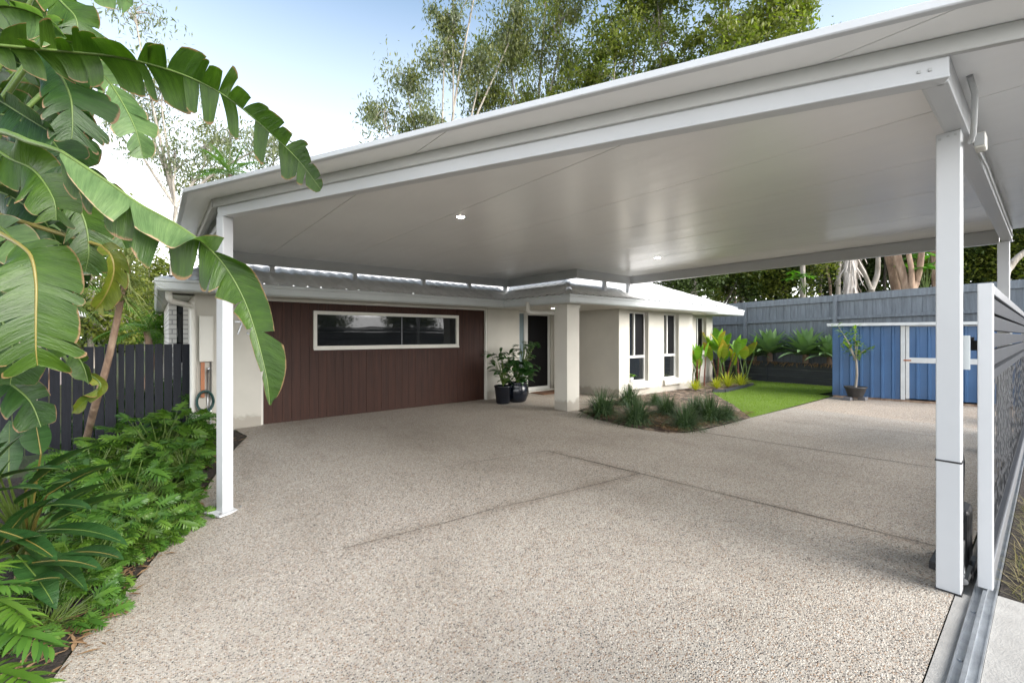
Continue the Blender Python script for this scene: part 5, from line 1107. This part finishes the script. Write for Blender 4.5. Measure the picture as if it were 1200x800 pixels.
tree('gum_tree', 'bright green gum tree rightmost above the carport roof', foot(860, 23), LB([(850, 40, 23, 40, 45, 2), (900, 20, 23, 40, 34, 2), (850, -35, 23, 60, 45, 2.5), (935, 10, 23, 30, 24, 1.5), (845, 85, 23, 34, 16, 1.4), (960, 50, 23, 16, 12, .8), (915, 55, 23, 24, 14, 1.2)]), 120, 160, .26, .36, ['euc_green', 'light_leaf'], 4, .2, G1, .6, .36)
G2 = 'sparse gums beyond the left of the house'
tree('sparse_gum_tree', 'sparse greyish gum with thin bare limbs behind the long torn leaf', foot(205, 24), LB([(190, 110, 24, 40, 40, 2), (240, 180, 24, 30, 22, 1.6), (160, 150, 24, 30, 30, 1.6), (205, 190, 24, 24, 26, 1.4), (140, 80, 24, 34, 30, 1.6), (300, 165, 24, 26, 20, 1.4), (160, 20, 24, 30, 18, 1.3)]), 120, 46, .30, .24, ['euc_grey'], 6, .16, G2, .9, .42, fork=.62)
tree('sparse_gum_tree', 'second sparse greyish gum whose clumps show just above the left end of the carport roof', foot(290, 30), LB([(270, 165, 30, 34, 22, 2), (320, 185, 30, 26, 20, 2), (225, 215, 30, 30, 24, 2), (270, 215, 30, 30, 20, 2)]), 80, 55, .32, .26, ['euc_grey', 'euc'], 7, .16, G2, .8, .45, fork=.62)
# dark scrub behind the fence
G3 = 'scrub trees behind the grey paling fence'
zb = .4
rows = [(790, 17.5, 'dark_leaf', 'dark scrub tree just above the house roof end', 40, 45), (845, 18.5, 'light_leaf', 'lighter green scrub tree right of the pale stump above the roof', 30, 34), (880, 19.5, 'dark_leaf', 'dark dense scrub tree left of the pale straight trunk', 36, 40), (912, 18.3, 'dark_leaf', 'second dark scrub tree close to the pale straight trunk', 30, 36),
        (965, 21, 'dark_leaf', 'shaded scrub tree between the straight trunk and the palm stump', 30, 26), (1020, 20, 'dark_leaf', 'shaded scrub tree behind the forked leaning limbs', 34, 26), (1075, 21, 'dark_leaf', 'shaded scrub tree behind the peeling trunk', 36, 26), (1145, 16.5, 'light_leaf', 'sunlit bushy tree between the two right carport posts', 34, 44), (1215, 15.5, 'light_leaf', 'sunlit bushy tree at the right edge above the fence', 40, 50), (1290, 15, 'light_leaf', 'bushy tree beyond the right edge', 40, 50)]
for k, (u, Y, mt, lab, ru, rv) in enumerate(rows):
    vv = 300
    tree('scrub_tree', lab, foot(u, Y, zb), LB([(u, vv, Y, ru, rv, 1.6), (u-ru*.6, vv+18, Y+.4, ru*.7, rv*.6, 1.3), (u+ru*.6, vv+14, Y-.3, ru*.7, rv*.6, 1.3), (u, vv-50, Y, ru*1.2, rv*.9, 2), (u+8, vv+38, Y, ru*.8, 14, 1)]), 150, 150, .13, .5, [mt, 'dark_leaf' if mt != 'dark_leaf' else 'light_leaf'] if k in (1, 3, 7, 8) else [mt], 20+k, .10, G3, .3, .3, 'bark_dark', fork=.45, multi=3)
# pale trunks seen over the fence
def bare(name, label, pts, rad, bk, extra=(), cat='tree'):
    pts = np.array(pts); t = thing(name, label, cat, pts[0]); mb = MB(); n = 14; mb.tube(spline(pts, n), np.linspace(rad[0], rad[1], n), 12); mb.build('trunk', M[bk], t, smooth=True)
    for P_, r0, r1 in extra: mb = MB(); mb.tube(spline(P_, 10), np.linspace(r0, r1, 10), 9); mb.build('limb', M[bk], t, smooth=True)
    return t
bare('bare_tree', 'thick pale straight trunk standing just behind the white roof end', [foot(812, 17, 0), at(812, 345, 17), at(812, 250, 17), at(813, 150, 17.5)], (.17, .13), 'bark_gum')
bare('bare_tree', 'thin pale straight trunk behind the grey fence, left of the palm stump', [foot(942, 16.8, 0), at(941, 345, 16.8), at(940, 280, 16.8), at(939, 150, 16.9)], (.10, .08), 'bark_gum')
bare('bare_tree', 'slim pale trunk behind the fence close to the palm stump', [foot(983, 17.5, 0), at(982, 340, 17.5), at(984, 290, 17.5), at(985, 150, 17.5)], (.09, .07), 'bark_gum')
fk = at(1021, 340, 15.9+.6)
bare('forked_tree', 'tree with two pale limbs forking just above the fence, right of the palm stump', [foot(1021, 16.5, 0), fk], (.13, .11), 'bark_gum', [([fk, at(1012, 318, 16.5), at(1003, 300, 16.6), at(985, 250, 16.8)], .075, .05), ([fk, at(1028, 322, 16.5), at(1029, 300, 16.4), at(1031, 240, 16.3)], .10, .06)])
bt = at(1062, 378, 13.6); bt0 = np.array([bt[0], bt[1], .3])
w1 = bare('peeling_trunk_tree', 'big tree with brown peeling bark splitting into several limbs behind the blue shed', [at(1062, 420, 14.2), at(1066, 350, 14.2), at(1072, 330, 14.2)], (.17, .14), 'bark_brown', [([at(1066, 352, 14.2), at(1058, 322, 14.3), at(1050, 295, 14.4), at(1040, 240, 14.6)],   .13, .10), ([at(1070, 340, 14.2), at(1077, 318, 14.1), at(1080, 295, 14), at(1084, 240, 14)],   .10, .07), ([at(1068, 345, 14.1), at(1068, 315, 14.1), at(1064, 290, 14.1), at(1062, 230, 14)],   .08, .06), ([at(1052, 345, 15), at(1046, 315, 15), at(1041, 295, 15), at(1034, 240, 15)], .15, .12)])
bare('bare_tree', 'pale trunk beside the white carport post, right of the peeling tree', [foot(1096, 16.6, 0), at(1096, 340, 16.6), at(1094, 290, 16.6), at(1092, 200, 16.6)], (.11, .09), 'bark_brown')
bare('leaning_limb_tree', 'tree with a long pale limb sloping over the fence at the right edge', [foot(1172, 14.5, 0), at(1176, 335, 14.5), at(1184, 312, 14.5), at(1200, 296, 14.5), at(1230, 280, 14.5)], (.14, .07), 'bark_gum')
for k, u in enumerate((862, 870, 890, 905, 953, 960, 972, 1012, 1037)):
    Y = 18.5+(k*37 % 5)*.5; bare('thin_sapling', ['slender dark sapling in the shade left of the pale straight trunk', 'slender dark sapling close beside another, above the lime leaved plants', 'slender dark sapling above the middle of the agaves', 'slender dark sapling just left of the pale straight trunk', 'slender dark sapling just right of the pale straight trunk', 'slender dark sapling between straight trunk and palm stump', 'slender dark sapling close to the palm stump', 'slender dark sapling between the forked limbs', 'slender dark sapling behind the peeling tree'][k], [foot(u, Y, .2), at(u+random.uniform(-3, 3), 340, Y), at(u+random.uniform(-5, 5), 300, Y), at(u+random.uniform(-9, 9), 200, Y)], (.06, .04), 'bark_dark' if k % 3 else 'bark_brown')
# palm stump with a skirt of dry fronds
ps = at(994, 400, 14.6); psb = np.array([ps[0], ps[1], .62])
pst = thing('palm_stump', 'old palm trunk wrapped in grey dry fronds at the left end of the blue shed', 'palm', psb)
mb = MB(); top_ = at(999, 225, 14.6); mb.tube(spline([psb, at(996, 340, 14.6), top_], 12), np.linspace(.16, .2, 12), 12); mb.build('trunk', M['skirt'], pst, smooth=True)
mb = MB()
for k in range(260):
    z = random.random(); c = psb+(top_-psb)*(.12+.88*z); a = random.uniform(0, 6.28); c = c+np.array([math.cos(a), math.sin(a), 0])*.17; blade(mb, c, a, -1.25+random.uniform(-.1, .25), random.uniform(.35, .8), random.uniform(.03, .08), .25, 4, .3, prof=lambda x: 1-.7*x, roll=random.uniform(-.6, .6))
mb.build('dry_fronds', M['skirt'], pst, smooth=True)
mb = MB()
for pts in ([at(972, 378, 14.9), at(968, 362, 15), at(958, 346, 15.2)], [at(1008, 352, 15.2), at(1030, 343, 15.3), at(1056, 339, 15.2)]): mb.tube(spline(pts, 8), np.linspace(.03, .012, 8), 6)
tag(mb.build('bare_branch', M['bark_brown'], org=at(972, 378, 14.9), smooth=True), 'bare crooked twigs beside the palm stump above the shed roof', 'branch')
# papaya like hand shaped leaves
def hand_leaves(name, label, base, leaves, s):
    t = thing(name, label, 'plant', base); mb = MB(); st = MB()
    for q in leaves:
        st.tube(spline([base, (base+q)/2+[0, 0, .15], q], 6), np.linspace(.02, .006, 6), 5, caps=False); a0 = random.uniform(0, 6.28)
        for k in range(7): blade(mb, q, a0+(k-3)*.75, random.uniform(-.35, .05), s*random.uniform(.8, 1.1), s*.36, .5, 4, .1)
    mb.build('foliage', M['papaya'], t, smooth=True); st.build('stems', M['stalk'], t)
hand_leaves('hand_leaf_sapling', 'sapling with bright green hand shaped leaves behind the roof of the blue shed', at(1064, 385, 13.6), [at(u, v, 13.6+random.uniform(-.3, .3)) for u, v in [(1046, 357), (1052, 371), (1068, 353), (1080, 356), (1090, 358), (1083, 368), (1062, 365), (1075, 350)]], .32)
hand_leaves('hand_leaf_sapling', 'taller sapling with bright green hand shaped leaves by the top of the peeling trunk', at(1085, 350, 14.6), [at(u, v, 14.4+random.uniform(-.4, .4)) for u, v in [(1062, 308), (1070, 300), (1080, 296), (1090, 299), (1095, 308), (1086, 312), (1076, 313), (1090, 290), (1072, 290)]], .40)
hand_leaves('hand_leaf_sapling', 'sapling with bright green leaves beside the thin pale straight trunk', at(943, 345, 16.4), [at(u, v, 16.4+random.uniform(-.4, .4)) for u, v in [(926, 326), (934, 322), (941, 321), (930, 318), (947, 323)]], .36)
# palms on the left
def palm(name, label, base, top, nf, L, seed, droop=1.1, mat='palm_leaf', tr=.1):
    r = random.Random(seed); t = thing(name, label, 'palm', base); mb = MB(); mb.tube(spline([base, (np.array(base)+top)/2+[.1, 0, 0], top], 8), np.linspace(tr, tr*.7, 8), 9); mb.build('trunk', M['bark_brown'], t, smooth=True); lf = MB()
    for i in range(nf):
        az = i*2.4; el = 1.35-1.5*(i/nf); d = np.array([math.cos(el)*math.cos(az), math.cos(el)*math.sin(az), math.sin(el)]); p = np.array(top, float); s = np.array([-math.sin(az), math.cos(az), 0])
        for k in range(22):
            p = p+d*L/22; d = nrm(d+np.array([0, 0, -droop/22])); ln = L*.30*math.sin(PI*min(1, k/22*.85+.15))
            for sg in (-1, 1):
                v = nrm(d*.55+s*sg*.8+np.array([0, 0, -.12])); e = math.asin(max(-1, min(1, v[2]))); blade(lf, p, math.atan2(v[1], v[0]), e, ln, ln*.10+.012, .5, 3, .2, prof=lambda x: 1-.8*x)
    lf.build('fronds', M[mat], t, smooth=True); return t
palm('palm', 'bright palm crown peeping over the left end of the carport roof', foot(268, 17), at(270, 205, 17), 14, 1.5, 3)
palm('palm', 'fresh green palm behind the charcoal slat fence', foot(170, 11.5), at(172, 388, 11.5), 14, 1.3, 4, 1.4)
palm('palm', 'palm with long fronds behind the leaning trunk and strap leaves', foot(60, 12), at(60, 330, 12), 16, 2.2, 5, 1.3)
palm('palm', 'palm rising behind the broad torn leaves near the left edge', foot(-20, 8), at(10, 330, 8), 14, 1.6, 6, 1.2, 'dark_leaf')
G4 = 'green trees beyond the side fence'
for k, (u, Y, lab, mt) in enumerate([(110, 20, 'leafy tree behind the neighbouring house on the left', 'light_leaf'), (30, 16, 'dark leafy tree behind the left end of the slat fence', 'dark_leaf'), (-60, 14, 'dark leafy tree beyond the left edge', 'dark_leaf'), (175, 26, 'pale leafy tree far beyond the gap beside the house', 'light_leaf')]):
    tree('leafy_tree', lab, foot(u, Y), LB([(u, 330, Y, 46, 60, 1.6), (u-30, 370, Y, 40, 40, 1.5), (u+20, 372, Y, 40, 36, 1.5), (u, 270 if k != 3 else 340, Y, 40, 44, 1.5)]), 120, 70, .24, .45, [mt, 'euc_green'], 60+k, .14, G4, .4, .35)
bs = foot(200, 12.5); tree('yellow_shrub', 'yellow green shrub in the gap between slat fence and brick wall', bs, LB([(205, 385, 12.5, 26, 26, .6), (185, 395, 12.5, 20, 20, .6)]), 40, 60, .14, .35, ['canna'], 71, .04, None, .2, .16)
# far belt of woodland and the other side of the street
mb = MB(); gg = np.random.default_rng(9)
lob = []
for k in range(70):
    a = gg.uniform(-.6, 2.2); Rr = gg.uniform(48, 62); lob.append(((Rr*math.cos(a+.2), Rr*math.sin(a+.2), gg.uniform(1, 5)), (4.5, 4.5, gg.uniform(3, 5))))
crown(mb, lob, 900, 26, .9, .5, 91, .3, 1.1); tag(mb.build('far_woodland', M['dark_leaf']), kind='stuff')
G5 = 'street trees across the road'
for k, (x, y, lab) in enumerate([(-6, -28, 'street tree across the road, behind the photographer on the left'), (3, -29, 'street tree across the road, opposite the driveway'), (12, -28, 'street tree across the road, opposite the sliding gate'), (22, -28.5, 'street tree across the road, farthest right')]):
    tree('street_tree', lab, (x, y, 0), [((x, y, 3.6), (2.6, 2.6, 1.6)), ((x+1.5, y, 2.6), (1.8, 1.8, 1.2)), ((x-1.4, y, 3), (1.8, 1.8, 1.2))], 110, 50, .34, .4, ['euc_green', 'dark_leaf'], 80+k, .2, G5, .4, .5, 'bark_dark')
# ================================================================== LIGHT, SKY, CAMERA
w = bpy.data.worlds.new('World'); SC.world = w; w.use_nodes = True; nt = w.node_tree; bg = nt.nodes['Background']
SUN_DIR = nrm([.3, -.8, .44])                 # towards the sun
el = math.asin(SUN_DIR[2]); azs = math.atan2(SUN_DIR[0], SUN_DIR[1])
sky = nt.nodes.new('ShaderNodeTexSky'); sky.sky_type = 'NISHITA'; sky.sun_disc = False; sky.sun_elevation = el; sky.sun_rotation = azs; sky.air_density = 1.0; sky.dust_density = 3.0; sky.ozone_density = 1.2; sky.altitude = 0
tcw = nt.nodes.new('ShaderNodeTexCoord'); sxw = nt.nodes.new('ShaderNodeSeparateXYZ'); nt.links.new(tcw.outputs['Generated'], sxw.inputs[0])
hz = ramp(nt, sxw.outputs[2], [(0, (1, 1, 1)), (.16, (.8, .8, .8)), (.3, (.30, .30, .30)), (.42, (.10, .10, .10)), (.6, (0, 0, 0))])
nt.links.new(mixc(nt, hz, mixc(nt, .55, mixc(nt, 1, sky.outputs[0], (.235, .222, .204), 'MULTIPLY'), (.285, .425, .60)), (3.6, 3.6, 3.6)), bg.inputs[0]); bg.inputs[1].default_value = .15
sl_ = bpy.data.lights.new('sun', 'SUN'); sl_.energy = .9; sl_.angle = R(50); sl_.color = (1, .99, .98); so = bpy.data.objects.new('sun', sl_); COL.objects.link(so)
so.rotation_euler = Vector(SUN_DIR).to_track_quat('Z', 'Y').to_euler()
cd = bpy.data.cameras.new('camera'); cam = bpy.data.objects.new('camera', cd); COL.objects.link(cam); SC.camera = cam
cam.location = (0, 0, HC); cam.rotation_euler = (R(90), 0, -math.atan2(CA, SA)); cd.sensor_width = 36; cd.lens = FPX/1200*36; cd.shift_y = -7/1200; cd.clip_start = .05; cd.clip_end = 2000
SC.view_settings.view_transform = 'Standard'; SC.view_settings.look = 'None'; SC.view_settings.gamma = 1; SC.view_settings.use_curve_mapping = False
SC.view_settings.exposure = 3.42
SC.cycles.max_bounces = 8; SC.cycles.diffuse_bounces = 5; SC.cycles.use_denoising = True
